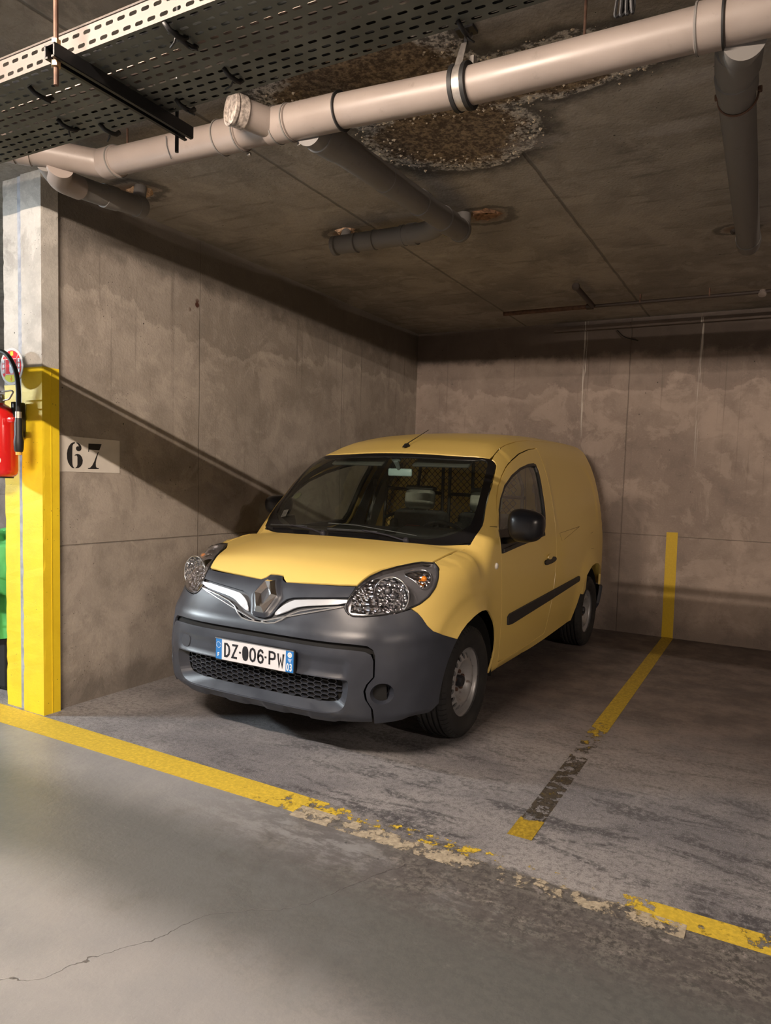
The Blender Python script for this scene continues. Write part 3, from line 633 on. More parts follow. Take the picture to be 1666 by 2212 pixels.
_U=pchip([.15,.22,.3,.45,.6,.7,.77,.83,.9,.95,1.05,1.2],[-.76,-.79,-.825,-.84,-.825,-.79,-.75,-.72,-.675,-.63,-.50,-.3])
_Z=pchip([-.8,-.67,-.6,-.47,-.3,-.1,.03,.33,.60,.74,.9,1.1,1.35,1.7,2.1,2.6,3.0,3.3,3.45],[.84,.925,.965,1.01,1.045,1.07,1.085,1.38,1.635,1.69,1.742,1.785,1.822,1.848,1.862,1.865,1.862,1.852,1.84])
_R=pchip([.2,.4,.8,1.1,1.5,1.9],[3.38,3.405,3.405,3.39,3.335,3.27])
_C=pchip([-.7,-.3,.0,.15,.6,.9,1.5,3.3],[.05,.035,.02,.07,.06,.05,.05,.045])
def W(u,z):
    k=_P(u); k=1-(1-k)*_Pz(z)
    w=_T(z)*k
    for a in (0,2.697):
        r=np.hypot(u-a,z-.317); w=w+(.026*sst(.36,.05,u) if a==0 else .024)*sst(.62,.42,r)*sst(.1,.3,z)
    return w
def zt(u,v):
    a=np.abs(v); return _Z(u)-_C(u)*(a/.72)**2.2
def uf(v,z):
    a=np.minimum(np.abs(v)/.935,1.0)
    return _U(z)+.78*(1-np.sqrt(np.maximum(1-a**4.4,0)))+np.maximum(np.abs(v)-.935,0)*4
def ur(v,z):
    a=np.abs(v); return _R(z)-.10*(a/.8)**3
def F(u,v,z):
    a=np.abs(v)
    side=a-W(u,z)
    top=(z-zt(u,v))*np.where(u<.9,np.where(u>.03,.75,.97),1)
    fr=(uf(v,z)-u)*.9
    re=(u-ur(v,z))
    bo=(.222+.055*sst(.55,.9,a)+.0*u)-z
    f=sm(side,top,np.where(u>1.8,.13-.055*sst(1.8,3.0,u),.13))
    f=sm(f,re,.05)
    f=sm(f,fr,.05)
    f=sm(f,bo,.02)
    return f
def march(O,D,t0=0.,t1=3.,n=400,off=0.,Ff=F):
    O=np.atleast_2d(np.asarray(O,float));D=np.broadcast_to(np.asarray(D,float),O.shape)
    t=np.full(len(O),t0,float);hitm=np.zeros(len(O),bool);dt=(t1-t0)/n;lo=t.copy()
    g=lambda t:Ff(*(O+D*t[:,None]).T)+off
    for i in range(n):
        tt=t0+dt*(i+1);v=g(np.full(len(O),tt))
        new=(v<=0)&~hitm; lo[new]=tt-dt; hitm|=new
        if hitm.all():break
    hi=lo+dt
    for _ in range(22):
        mid=(lo+hi)/2;ins=g(mid)<=0;hi=np.where(ins,mid,hi);lo=np.where(ins,lo,mid)
    return O+D*hi[:,None],hitm
def grad(p, e=2e-3):
    p = np.asarray(p); g = np.stack([F(*(p+e*np.eye(3)[i]).T)-F(*(p-e*np.eye(3)[i]).T) for i in range(3)], -1)
    return g/np.maximum(np.linalg.norm(g, axis=-1, keepdims=True), 1e-9)
def project(dom, Q):
    Q = np.atleast_2d(np.asarray(Q, float)); a, b = Q[:, 0], Q[:, 1]; z0_ = np.zeros(len(Q))
    if dom == 'S': O = np.stack([a, z0_+1.15, b], 1); D = np.array([0, -1., 0]); L = 1.0
    elif dom == 'T': O = np.stack([a, b, z0_+2.0], 1); D = np.array([0, 0, -1.]); L = 1.5
    elif dom == 'W':
        O = np.stack([.2-1.35*np.cos(a), 1.35*np.sin(a), b], 1); D = np.stack([np.cos(a), -np.sin(a), z0_], 1); L = 1.1
    elif dom == 'B':
        O = np.stack([2.6+1.2*np.cos(a), 1.2*np.sin(a), b], 1); D = np.stack([-np.cos(a), -np.sin(a), z0_], 1); L = 1.0
    D = np.broadcast_to(D, O.shape); n = 90; ts = np.linspace(0, L, n+1)
    f = np.stack([F(*(O+D*t).T) for t in ts], 1); ins = f <= 0; hit = ins.any(1); k = np.where(hit, ins.argmax(1), f.argmin(1))
    hi = ts[k].copy(); lo = np.where(hit & (k > 0), ts[np.maximum(k-1, 0)], hi)
    for _ in range(20):
        m = (lo+hi)/2; s = F(*(O+D*m[:, None]).T) <= 0; hi = np.where(s, m, hi); lo = np.where(s, lo, m)
    return O+D*hi[:, None]
def pip(P, poly):
    P = np.asarray(P); poly = np.asarray(poly); x, y = P[:, 0], P[:, 1]; c = np.zeros(len(P), bool); n = len(poly)
    for i in range(n):
        x1_, y1_ = poly[i]; x2_, y2_ = poly[(i+1) % n]
        if y1_ == y2_: continue
        c ^= ((y1_ > y) != (y2_ > y)) & (x < (x2_-x1_)*(y-y1_)/(y2_-y1_)+x1_)
    return c
def dense(poly, res):
    out = []; n = len(poly)
    for i in range(n):
        a = np.array(poly[i], float); b = np.array(poly[(i+1) % n], float); k = max(1, int(math.ceil(np.linalg.norm(b-a)/res)))
        for j in range(k): out.append(a+(b-a)*j/k)
    return np.array(out)
def smooth(poly, it=1, keep=None):
    "Chaikin rounding of a closed outline"
    P = np.array(poly, float)
    for _ in range(it):
        Q = np.roll(P, -1, 0); P = np.stack([P*.75+Q*.25, P*.25+Q*.75], 1).reshape(-1, 2)
    return P
def inset(poly, d):
    P = np.array(poly, float); A = np.sum(P[:, 0]*np.roll(P[:, 1], -1)-np.roll(P[:, 0], -1)*P[:, 1]); s = 1 if A > 0 else -1
    e = np.roll(P, -1, 0)-P; e /= np.maximum(np.linalg.norm(e, axis=1, keepdims=True), 1e-9); nrm = np.stack([-e[:, 1], e[:, 0]], 1)*s
    m = nrm+np.roll(nrm, 1, 0); m /= np.maximum(np.linalg.norm(m, axis=1, keepdims=True), 1e-9)
    c = np.maximum(np.sum(m*nrm, 1), .5); return P+m*(d/c)[:, None]
def mirror_poly(half):
    "half outline from centre to centre -> full symmetric outline (first coordinate mirrored)"
    H_ = [tuple(p) for p in half]; return H_+[(-a, b) for a, b in reversed(H_) if abs(a) > 1e-6]
def tri(poly, holes, res):
    poly = dense(poly, res); hs = [dense(h, res) for h in holes]
    lo, hi = poly.min(0), poly.max(0); gx = np.arange(lo[0]+res*.5, hi[0], res); gy = np.arange(lo[1]+res*.5, hi[1], res*.87)
    G = np.array([(x+(res/2 if j % 2 else 0), y) for j, y in enumerate(gy) for x in gx]).reshape(-1, 2)
    m = pip(G, inset(poly, res*.35))
    for h in hs: m &= ~pip(G, inset(h, -res*.35))
    G = G[m]; V = [Vector(p) for p in poly]; E = [(i, (i+1) % len(poly)) for i in range(len(poly))]
    for h in hs:
        b = len(V); V += [Vector(p) for p in h]; E += [(b+i, b+(i+1) % len(h)) for i in range(len(h))]
    V += [Vector(p) for p in G]
    r = delaunay_2d_cdt(V, E, [], 0, 1e-7); vv = np.array([tuple(v) for v in r[0]]); ff = np.array([f for f in r[2] if len(f) == 3])
    c = vv[ff].mean(1); m = pip(c, poly)
    for h in hs: m &= ~pip(c, h)
    return vv, ff[m]
def panel(name, dom, poly, mat, parent, holes=(), off=0.0, th=.012, res=.03, side=1, thin=False, aniso=1.0):
    "sheet cut from the body surface; off = outward offset (number or function of domain coords)"
    vv, ff = tri(poly, holes, res); P = project(dom, vv); N = grad(P)
    o_ = off(vv[:, 0], vv[:, 1]) if callable(off) else np.full(len(vv), off); P = P+N*o_[:, None]
    if callable(off):      # normals from geometry where the sheet is embossed
        fn = np.cross(P[ff[:, 1]]-P[ff[:, 0]], P[ff[:, 2]]-P[ff[:, 0]]); s = np.sign(np.sum(fn*N[ff[:, 0]], 1)); fn *= s[:, None]
        acc = np.zeros_like(P)
        for k in range(3): np.add.at(acc, ff[:, k], fn)
        N2 = acc/np.maximum(np.linalg.norm(acc, axis=1, keepdims=True), 1e-12)
    else: N2 = N
    # orient triangles outward
    fn = np.cross(P[ff[:, 1]]-P[ff[:, 0]], P[ff[:, 2]]-P[ff[:, 0]]); flip = np.sum(fn*N[ff[:, 0]], 1) < 0; ff = ff.copy(); ff[flip] = ff[flip][:, ::-1]
    Q = P-N*th; n = len(P)
    ed = {}
    for f in ff:
        for k in range(3):
            a, b = int(f[k]), int(f[(k+1) % 3])
            if (b, a) in ed: ed.pop((b, a))
            else: ed[(a, b)] = 1
    V = np.concatenate([P, Q]); NN = np.concatenate([N2, -N2]); Fc = [tuple(f) for f in ff]+[tuple(int(i)+n for i in f[::-1]) for f in ff]
    eV = []; eN = []; b0 = 2*n
    for (a, b) in ed:
        t_ = P[b]-P[a]; en = np.cross(t_, N[a]); en /= max(np.linalg.norm(en), 1e-9)
        # small rounded arris: rim normals lean outwards at the top
        top = en*.8+N[a]*.6; k = b0+len(eV)
        eV += [P[a], P[b], Q[b], Q[a]]; eN += [top, top, en, en]; Fc.append((k+3, k+2, k+1, k))
    if eV: V = np.concatenate([V, np.array(eV)]); NN = np.concatenate([NN, np.array(eN)])
    L = np.stack([V[:, 1]*side, V[:, 0], V[:, 2]], 1); NL = np.stack([NN[:, 1]*side, NN[:, 0], NN[:, 2]], 1)
    # (u,v,z)->(v,u,z) is a mirror itself: reverse winding for side=+1
    if side == 1: Fc = [f[::-1] for f in Fc]
    return mobj(name, L, Fc, mat, parent, True, None, NL)
def surf(dom, Q, off=0.0, side=1):
    P = project(dom, Q); P = P+grad(P)*off; return [Vector((v*side, u, z)) for u, v, z in P]
def ribbon_ring(name, dom, A, B, offA, offB, mat, parent, side=1, n=160, domB=None):
    "wall between two outlines at two depths"
    def rs(poly):
        P = np.array(poly, float); c = P.mean(0); P = dense(P, .004); ang = np.arctan2((P[:, 1]-c0[1])*sy_, P[:, 0]-c0[0]); i = np.argsort(ang)
        a = ang[i]; return np.stack([np.interp(T_, a, P[i, k], period=2*math.pi) for k in range(2)], 1)
    c0 = np.array(B, float).mean(0); ext = np.ptp(np.array(A, float), axis=0); sy_ = ext[0]/ext[1]; T_ = np.linspace(-math.pi, math.pi, n, endpoint=False)
    a = surf(dom, rs(A), offA, side); b = surf(dom, rs(B), offB, side); m = len(a)
    return MB().add(a+b, [(i, (i+1) % m, m+(i+1) % m, m+i) for i in range(m)]).build(name, mat, parent, smooth=True)
def boxf(a, a0, a1, s): return sst(a0-s, a0+s, a)*(1-sst(a1-s, a1+s, a))
# ------------------------------------------------------------------ the van
VX, VY = 1.412, -3.498
van = empty('delivery_van', (VX, VY, 0), 'small yellow delivery van with dark grey bumper parked in bay 67', 'van')
def ditch_pts():
    c = [(.701, .668), (.76, .655), (.828, .645), (.95, .629), (1.075, .615), (1.363, .59), (1.69, .565), (2.3, .552), (2.9, .545), (3.2, .53)]
    P = project('T', c); return c, [(p[0], p[2]) for p in P]
DT, DS = ditch_pts()
DFRONT = [(1.671, 1.734), (1.439, 1.711), (1.171, 1.667), (.939, 1.61), (.781, 1.555), (.65, 1.497), (.543, 1.433), (.472, 1.366), (.418, 1.29), (.380, 1.191), (.378, 1.069), (.384, .98), (.392, .88), (.403, .76), (.413, .654), (.430, .494), (.47, .345), (.486, .325)]
DBOT = [(.60, .318), (1.05, .322), (1.415, .338), (1.434, .352)]
DREAR = [(1.442, .445), (1.488, .597), (1.535, .79), (1.55, .949), (1.553, 1.146), (1.575, 1.343), (1.612, 1.501), (1.635, 1.596), (1.655, 1.678), (1.685, 1.728)]
LAMP = [(1.023, 1.017), (1.011, 1.005), (.992, .981), (.973, .944), (.946, .902), (.904, .861), (.851, .829), (.799, .809), (.737, .792), (.655, .779), (.574, .770), (.528, .769), (.504, .777), (.488, .795), (.485, .820), (.505, .858), (.541, .909), (.609, .956), (.679, .981), (.78, 1.0), (.882, 1.013), (.95, 1.019)]
LAMPS_S = [(-.547, .809), (-.497, .829), (-.444, .861), (-.396, .902), (-.361, .944), (-.329, .981), (-.289, 1.005), (-.252, 1.019)]
def arc_pts(cu, cz, r, a0, a1, n): return [(cu+r*math.cos(math.radians(a0+(a1-a0)*i/n)), cz+r*math.sin(math.radians(a0+(a1-a0)*i/n))) for i in range(n+1)]
ARCHF = [(.345, .262), (.368, .356), (.372, .42), (.358, .50), (.336, .56), (.300, .614), (.25, .654), (.181, .694), (.12, .717), (.058, .729), (-.0, .734), (-.06, .731), (-.116, .718), (-.19, .693), (-.25, .659), (-.289, .626)]
BLINE = [(-.389, .661), (-.463, .692), (-.49, .724), (-.506, .762), (-.52, .787), (-.54, .806)]
WIN = [(.397, 1.022), (.385, 1.16), (.44, 1.287), (.509, 1.357), (.632, 1.436), (.827, 1.507), (1.049, 1.562), (1.271, 1.597), (1.404, 1.608), (1.455, 1.598), (1.463, 1.55), (1.408, 1.405), (1.368, 1.268), (1.324, 1.156), (1.262, 1.085), (.812, 1.05), (.43, 1.020)]
GLASS = [(.404, 1.166), (.458, 1.282), (.522, 1.348), (.64, 1.422), (.83, 1.490), (1.05, 1.544), (1.265, 1.579), (1.385, 1.588), (1.430, 1.580), (1.432, 1.545), (1.383, 1.41), (1.343, 1.275), (1.298, 1.168), (1.245, 1.112), (.60, 1.090), (.56, 1.168)]
BONS = [(p[0], p[2]) for p in project('T', [(-.252, .737), (-.18, .741), (-.12, .744), (-.06, .7465), (.0, .749), (.05, .753), (.10, .759), (.150, .772)])]
fender_poly = BONS+[(.200, 1.137), (.258, 1.192), (.376, 1.183)]+DFRONT[10:]+[(.49, .285), (.47, .262)]+ARCHF+BLINE+LAMPS_S[:-1]
side_poly = [(.206, 1.141), (.262, 1.196), (.343, 1.289), (.443, 1.39), (.553, 1.484), (.64, 1.540), (.683, 1.566), (.703, 1.590)]+DS+[(3.2, 1.60), (3.2, 1.2), (3.2, .8), (3.2, .60), (3.13, .64)]+\
    [(3.02, .70), (2.88, .74), (2.74, .752), (2.60, .742), (2.511, .716), (2.41, .672), (2.329, .615), (2.27, .55), (2.229, .48), (2.187, .40), (2.15, .318)]+[(1.6, .292), (1.0, .268), (.49, .262), (.487, .318)]+DBOT+DREAR+DFRONT[:9]+[(.382, 1.20), (.376, 1.188), (.30, 1.190)]
door_poly = DFRONT+DBOT+DREAR
def arch_relief(a, b):       # pressed flare round the front wheel
    r = np.hypot(a+.03, b-.33); return -.006*(1-sst(.50, .53, r))*sst(.405, .43, r)*sst(.36, .2, a)
RECESS = smooth([(1.72, 1.60), (1.80, 1.655), (2.1, 1.665), (2.78, 1.665), (2.98, 1.60), (3.05, 1.40), (3.0, 1.14), (2.9, 1.095), (1.67, 1.085), (1.60, 1.14), (1.58, 1.264), (1.64, 1.5)], 2)
def seg_dist(P, poly):
    d = np.full(len(P), 9.0); n = len(poly)
    for i in range(n):
        a = np.array(poly[i]); b = np.array(poly[(i+1) % n]); ab = b-a; t = np.clip(((P-a)@ab)/max(ab@ab, 1e-12), 0, 1); d = np.minimum(d, np.linalg.norm(P-(a+t[:, None]*ab), axis=1))
    return d
def side_relief(a, b):
    P = np.stack([a, b], 1); d = seg_dist(P, RECESS); ins = pip(P, RECESS); return -.007*np.where(ins, sst(0, .03, d), 0)
DWR = smooth([(.47, .36), (.44, .5), (.43, .66), (.40, .9), (.40, 1.0), (1.45, 1.0), (1.50, .8), (1.46, .6), (1.40, .38)], 1)
def door_relief(a, b):
    return .004*boxf(b, -1, .99, .012)*0+(-.004*sst(1.02, .98, b))
for sd in (1, -1):
    far = sd < 0
    fd = panel('front_wing', 'S', inset(fender_poly, .001), YP, van, off=arch_relief, res=.026, side=sd)
    bs = panel('side_panel', 'S', inset(side_poly, .0015), YP, van, off=side_relief, res=.036, side=sd)
    dr = panel('door', 'S', inset(door_poly, .006), YP, van, holes=[WIN], res=.034, side=sd, th=.02)
    panel('door_shut_gap', 'S', inset(door_poly, -.02), VOID, dr, holes=[inset(door_poly, .035)], off=-.022, th=.004, res=.05, side=sd)
    wf = panel('window_frame', 'S', inset(WIN, -.003), BLK, dr, holes=[GLASS], off=-.001, th=.03, res=.03, side=sd)
    panel('window_glass', 'S', inset(GLASS, -.004), SGLS, dr, off=-.012, th=.003, res=.05, side=sd)
    panel('belt_seal', 'S', [(.43, 1.028), (.43, 1.048), (.8, 1.078), (1.262, 1.108), (1.262, 1.085), (.812, 1.052)], simple('rubber_trim', (.02, .019, .018), .55), dr, off=.008, th=.01, res=.04, side=sd)
    panel('door_trim', 'S', inset(door_poly, .05), TRIM, dr, holes=[inset(WIN, -.012)], off=-.06, th=.008, res=.06, side=sd)
    panel('rubbing_strip', 'S', smooth([(.53, .560), (.520, .612), (.55, .628), (1.507, .666), (1.487, .604), (.60, .556)], 0), simple('rubbing_strip_black', (.022, .021, .022), .55), dr, off=.014, th=.018, res=.04, side=sd)
    panel('rubbing_strip', 'S', [(1.496, .605), (1.516, .666), (2.205, .693), (2.222, .684), (2.222, .660), (2.205, .648)], MT['rubbing_strip_black'], bs, off=.013, th=.016, res=.04, side=sd)
    hp = smooth([(1.272, .894), (1.285, .878), (1.312, .870), (1.40, .872), (1.466, .876), (1.53, .885), (1.548, .898), (1.52, .916), (1.455, .918), (1.40, .906), (1.321, .910), (1.285, .906)], 1)
    hp = hp-np.array([.03, 0])
    hd = panel('door_handle', 'S', hp, BLK, dr, off=.012, th=.016, res=.015, side=sd)
    panel('handle_cap', 'S', smooth([(1.30, .912), (1.305, .938), (1.345, .948), (1.40, .945), (1.415, .925), (1.37, .905)], 1), YP, dr, off=.014, th=.014, res=.015, side=sd)
    rp = surf('S', [(.30, .955)], .004, sd)[0]
    rpm = MB().lathe([(.0001, .008), (.012, .007), (.019, .003), (.021, -.004)], rp, (sd, 0, 0), 20); o = rpm.build('side_repeater', simple('repeater_lens', (.75, .72, .66), .12, .0, **{'Coat Weight': 1.0}), fd, auto=50); o['label'] = 'small clear round side indicator'
    for k, L in enumerate(((.02, .008), )):
        sp = panel('a_pillar_seam', 'S', [(.262, 1.190), (.374, 1.181), (.374, 1.186), (.262, 1.195)], VOID, fd, off=-.004, th=.004, res=.05, side=sd)
    # fuel flap / seam lines pressed in the side panel
    for pts in ([(1.70, 1.018), (1.645, 1.082), (2.24, 1.108)], [(2.62, 1.03), (2.72, 1.038)], [(2.62, .897), (2.72, .888)]):
        MB().tube(surf('S', dense(pts+[pts[-1]], .03)[:-1], -.0005, sd), .0016, 5).build('panel_seam', simple('seam_dark', (.16, .10, .03), .7), bs)
    # wheel housing
    for ua, rad in ((-.02, .395), (2.66, .41)):
        mb = MB(); n = 22; v0, v1 = .50, .85
        V = []
        for i in range(n+1):
            a = math.radians(-8+196*i/n)
            V += [(sd*v0, ua+rad*math.cos(a), .317+rad*math.sin(a)), (sd*v1, ua+rad*math.cos(a), .317+rad*math.sin(a))]
        Fc = [(2*i, 2*i+1, 2*i+3, 2*i+2) for i in range(n)]; cidx = len(V); V.append((sd*v0, ua, .317)); Fc += [(2*i, 2*i+2, cidx) for i in range(n)]
        mb.add(V, Fc).build('wheel_housing', VOID, van, True)
# rear of the van
def rear_poly(zs, m=0): return None
rp_r = []
for z in (.30, .5, .8, 1.1, 1.4, 1.6, 1.7, DS[-1][1]-.01):
    p = project('S', [(3.2, z)])[0]; rp_r.append((math.atan2(p[1], .6), z))
topz = [(math.atan2(p[1], .6), p[2]) for p in project('T', [(3.2, .53), (3.22, .40), (3.25, .25), (3.27, .1), (3.27, .0)])]
half = [(0, .42)]+[(rp_r[0][0], .42)]+[q for q in rp_r if q[1] > .45]
full = half+[(a*k, rp_r[-1][1]+.012) for a, k in ((rp_r[-1][0], .7), (rp_r[-1][0], .35), (0, 0))]
rear = panel('rear_door', 'B', [(-.006, .5), (-.006, full[-1][1])]+[(-a, z) for a, z in reversed(full[2:-1])]+[(-full[2][0], .5)], YP, van, res=.05, th=.02)
rear2 = panel('rear_door', 'B', [(.006, .5), (full[2][0], .5)]+[(a, z) for a, z in full[2:-1]]+[(.006, full[-1][1])], YP, van, res=.05, th=.02)
panel('rear_bumper', 'B', [(-1.0, .27), (1.0, .27), (1.0, .49), (-1.0, .49)], BUMP, van, res=.06, off=.02, th=.03)
# roof, bonnet
RF = [(.606, 0), (.608, .2), (.614, .388), (.626, .5), (.648, .6), (.672, .64), (.700, .655)]+[(u, v-.004) for u, v in DT[1:]]+[(3.24, .40), (3.26, .2), (3.27, 0)]
roof_full = RF+[(u, -v) for u, v in reversed(RF[1:-1])]
roof = panel('roof', 'T', roof_full, YP, van, res=.045)
def tm(half): return [(u, v) for u, v in half]+[(u, -v) for u, v in reversed(half) if abs(v) > 1e-6]
BH = [(-.648, 0), (-.650, .040), (-.668, .060), (-.680, .084), (-.672, .2), (-.664, .30), (-.652, .40), (-.632, .500), (-.559, .527), (-.489, .555), (-.403, .597), (-.335, .65), (-.252, .735), (-.12, .742), (.0, .747), (.10, .757), (.152, .770), (.128, .705), (.078, .60), (.030, .50), (.006, .36), (.004, .15), (.004, 0)]
def bonnet_relief(a, b): 
    v = np.abs(b); return .006*(1-sst(.50, .62, v+.18*(a+.6)*0))*sst(-.66, -.5, a)
for s_ in (1, -1): panel('bonnet_gap', 'T', [(-.30, s_*.68), (-.20, s_*.715), (.0, s_*.725), (.14, s_*.745), (.18, s_*.79), (.10, s_*.785), (.0, s_*.77), (-.12, s_*.765), (-.25, s_*.755), (-.30, s_*.72)], VOID, van, off=-.013, th=.003, res=.03)
bon = panel('bonnet', 'T', inset(tm(BH), .0045), YP, van, off=bonnet_relief, res=.024, th=.014)
# windscreen
WSH = [(.012, 0), (.014, .15), (.016, .36), (.040, .50), (.088, .60), (.136, .705), (.166, .775), (.206, .797), (.258, .795), (.343, .778), (.443, .760), (.553, .740), (.640, .720), (.683, .706), (.694, .688), (.690, .664), (.668, .642), (.640, .600), (.617, .5), (.604, .388), (.598, .2), (.596, 0)]
WSG = [(.085, 0), (.085, .15), (.088, .36), (.105, .50), (.145, .60), (.190, .69), (.232, .738), (.27, .742), (.343, .735), (.443, .718), (.553, .698), (.622, .680), (.642, .664), (.646, .646), (.628, .620), (.600, .590), (.582, .5), (.570, .388), (.564, .2), (.562, 0)]
ws = panel('windscreen', 'T', tm(WSG), GLS, van, off=-.003, th=.004, res=.035)
panel('windscreen_border', 'T', tm(WSH), simple('frit_black', (.008, .008, .009), .25), ws, holes=[inset(tm(WSG), .004)], off=-.002, th=.012, res=.03)
def on_ws(u, v, off=.0): p = project('T', [(u, v)]); return p+grad(p)*off
# stickers on the inside of the glass
def disc_on(dom, c, r1, r2, off, n=24): return [(c[0]+r1*math.cos(2*math.pi*k/n), c[1]+r2*math.sin(2*math.pi*k/n)) for k in range(n)]
st = panel('round_sticker', 'T', disc_on('T', (.316, -.618), .020, .028, 0), simple('sticker_green', (.30, .36, .22), .5), ws, off=.002, th=.001, res=.02); st['label'] = 'pale green round sticker'
st = panel('paper_sticker', 'T', [(.200, -.665), (.236, -.668), (.236, -.628), (.200, -.625)], simple('sticker_white', (.42, .45, .44), .6), ws, off=.002, th=.001, res=.02); st['label'] = 'white printed sticker'
mbs = MB()
for k in range(4):
    a = [Vector(p[[1, 0, 2]]) for p in on_ws(.206+.0075*k, -.660, .0035)]; b = [Vector(p[[1, 0, 2]]) for p in on_ws(.206+.0075*k, -.634, .0035)]; mbs.tube([a[0], b[0]], .0012, 4)
mbs.build('sticker_print', simple('print_grey', (.10, .11, .11), .6), st)
# cowl and wipers
panel('cowl', 'T', tm([(.0, 0), (.0, .36), (.02, .5), (.07, .6), (.12, .7), (.15, .76), (.22, .79), (.24, .74), (.20, .66), (.15, .55), (.12, .4), (.11, 0)]), BLK, van, off=-.02, th=.006, res=.05)
def wiper(pts, blade):
    w_ = MB(); P = [Vector(on_ws(u, v, o)[0][[1, 0, 2]]) for u, v, o in pts]
    w_.tube(elbow(P, .03, 5), [.0075]*len(elbow(P, .03, 5)), 8, flat=.7); w_.lathe([(.018, -.012), (.018, .010), (.012, .018), (.001, .018)], P[0], (0, -.5, .85), 16)
    a = w_.build('wiper_arm', simple('wiper_black', (.035, .035, .045), .4), van, auto=40)
    B_ = [Vector(on_ws(u, v, .012)[0][[1, 0, 2]]) for u, v in blade]; MB().tube(B_, .006, 8).build('wiper_blade', RUB, a, auto=40)
    B2 = [p+Vector((0, -.004, .008)) for p in B_]; MB().tube(B2, .0022, 6).build('blade_spine', simple('wiper_grey', (.08, .09, .10), .35), a)
wiper([(.045, -.20, .006), (.075, -.30, .02), (.120, -.50, .022)], [(.150, -.70), (.110, -.40), (.100, -.12), (.085, .05)][:2]+[(.10, -.36)])
wiper([(.050, .40, .006), (.070, .26, .02), (.090, .075, .022)], [(.085, -.19), (.085, .0), (.090, .18)])
MB().tube([Vector(on_ws(u, v, .010)[0][[1, 0, 2]]) for u, v in ((.135, -.22), (.130, .0), (.115, .25), (.112, .44))], .003, 6).build('wiper_blade', simple('wiper_edge', (.07, .08, .08), .4), van)
# antenna
an = on_ws(.700, .0, 0)[0]; A0 = Vector((.02, .70, an[2]))
ant = MB().add([A0+Vector(p) for p in ((-.013, -.035, 0), (.013, -.035, 0), (.015, .04, .01), (-.015, .04, .01), (-.008, -.005, .028), (.008, -.005, .028), (.008, .022, .032), (-.008, .022, .032))], [(0, 3, 2, 1), (4, 5, 6, 7), (0, 1, 5, 4), (1, 2, 6, 5), (2, 3, 7, 6), (3, 0, 4, 7)]).build('antenna_base', BLK, van)
MB().tube([A0+Vector((0, .005, .025)), A0+Vector((.0, .34, .150))], [.0035, .0022], 8).build('antenna_rod', BLK, ant)

# ---- front end
core = panel('nose_backing', 'W', mirror_poly([(0, .25), (.60, .27), (.78, .30), (.80, .50), (.80, .76), (.50, .74), (.46, .84), (.40, .88), (0, .88)]), VOID, van, off=-.055, th=.004, res=.05)
WC = [(0, .684), (.059, .685), (.111, .693), (.149, .712), (.19, .741), (.245, .762), (.33, .782), (.39, .793), (.482, .806)]
bz = [math.atan2(project('S', [(u, z)])[0][1], .2-u) for u, z in ((-.289, .626),)]
def warch(n=10):
    out = []
    for i in range(n+1):
        a = math.radians(133+ (186-133)*i/n); u_, z_ = .42*math.cos(a), .317+.425*math.sin(a)
        if z_ < .285: break
        p = project('S', [(u_, z_)])[0]; out.append((math.atan2(p[1], .2-p[0]), z_))
    return out
WA = warch()
BUH = WC+[(.488, .793), (.504, .774), (.528, .766), (.574, .767), (.655, .776), (.737, .789), (.799, .806), (.834, .785), (.855, .760), (.879, .722), (.911, .690), (.984, .659), (1.070, .628)]+WA+[(.90, .275), (.80, .262), (.70, .256), (.636, .252), (.630, .300), (.626, .329), (.600, .375), (.592, .421), (.602, .453), (.629, .49), (.630, .591), (.620, .622), (.594, .640), (.518, .645), (0, .645)]
FOG = [(.663+.052*math.cos(2*math.pi*k/32), .407+.053*math.sin(2*math.pi*k/32)) for k in range(32)]
FOGL = [(-a, b) for a, b in FOG]
def brow(a, b):      # soft crease under the lamps
    return .006*boxf(b, .645, .70, .02)
bump_o = panel('front_bumper', 'W', mirror_poly(BUH), BUMP, van, holes=[FOG, FOGL], off=brow, th=.016, res=.022)
for sd in (1, -1):
    FC = [(.672+.030*math.cos(2*math.pi*k/32), .412+.036*math.sin(2*math.pi*k/32)) for k in range(32)]
    ribbon_ring('fog_recess', 'W', FOG, FC, -.001, -.05, BUMP, bump_o, sd, 48)
    o = MB().tube(surf('W', FC, -.048, sd), .003, 6, closed=True).build('fog_hole_rim', BUMP, bump_o, True)
    MB().add(surf('W', FC, -.075, sd), [tuple(range(32))]).build('fog_hole', VOID, bump_o)
INH = [(0, .618), (.518, .617), (.585, .612), (.612, .597), (.622, .568), (.622, .492), (.594, .455), (.583, .42), (.591, .378), (.618, .331), (.626, .254), (.4, .240), (0, .236)]
OPN = smooth(mirror_poly([(0, .474), (.505, .472), (.517, .465), (.519, .427), (.508, .35), (.488, .315), (.455, .300), (.40, .294), (0, .294)]), 1)
HEX = smooth(mirror_poly([(0, .468), (.40, .468), (.47, .462), (.482, .44), (.480, .375), (.465, .347), (.43, .334), (.3, .330), (0, .328)]), 1)
def ins_off(a, b):
    x = np.abs(a)
    rec = -.009*boxf(x, -1, .505, .006)*boxf(b, .484, .562, .006)
    lip = .010*boxf(b, .286, .300, .008)*boxf(x, -1, .50, .02)
    low = -.012*sst(.285, .24, b)+.008*sst(.284, .272, b)*(boxf(x, .06, .20, .006)+boxf(x, .33, .47, .006))
    return rec+lip+low
insr = panel('bumper_insert', 'W', mirror_poly(INH), BUMP, van, holes=[OPN], off=ins_off, th=.016, res=.016)
for s_ in (-1,):
    panel('tow_cover', 'W', smooth([(-.500, .492), (-.500, .560), (-.43, .560), (-.43, .492)], 2), BUMP, insr, off=-.005, th=.006, res=.02)
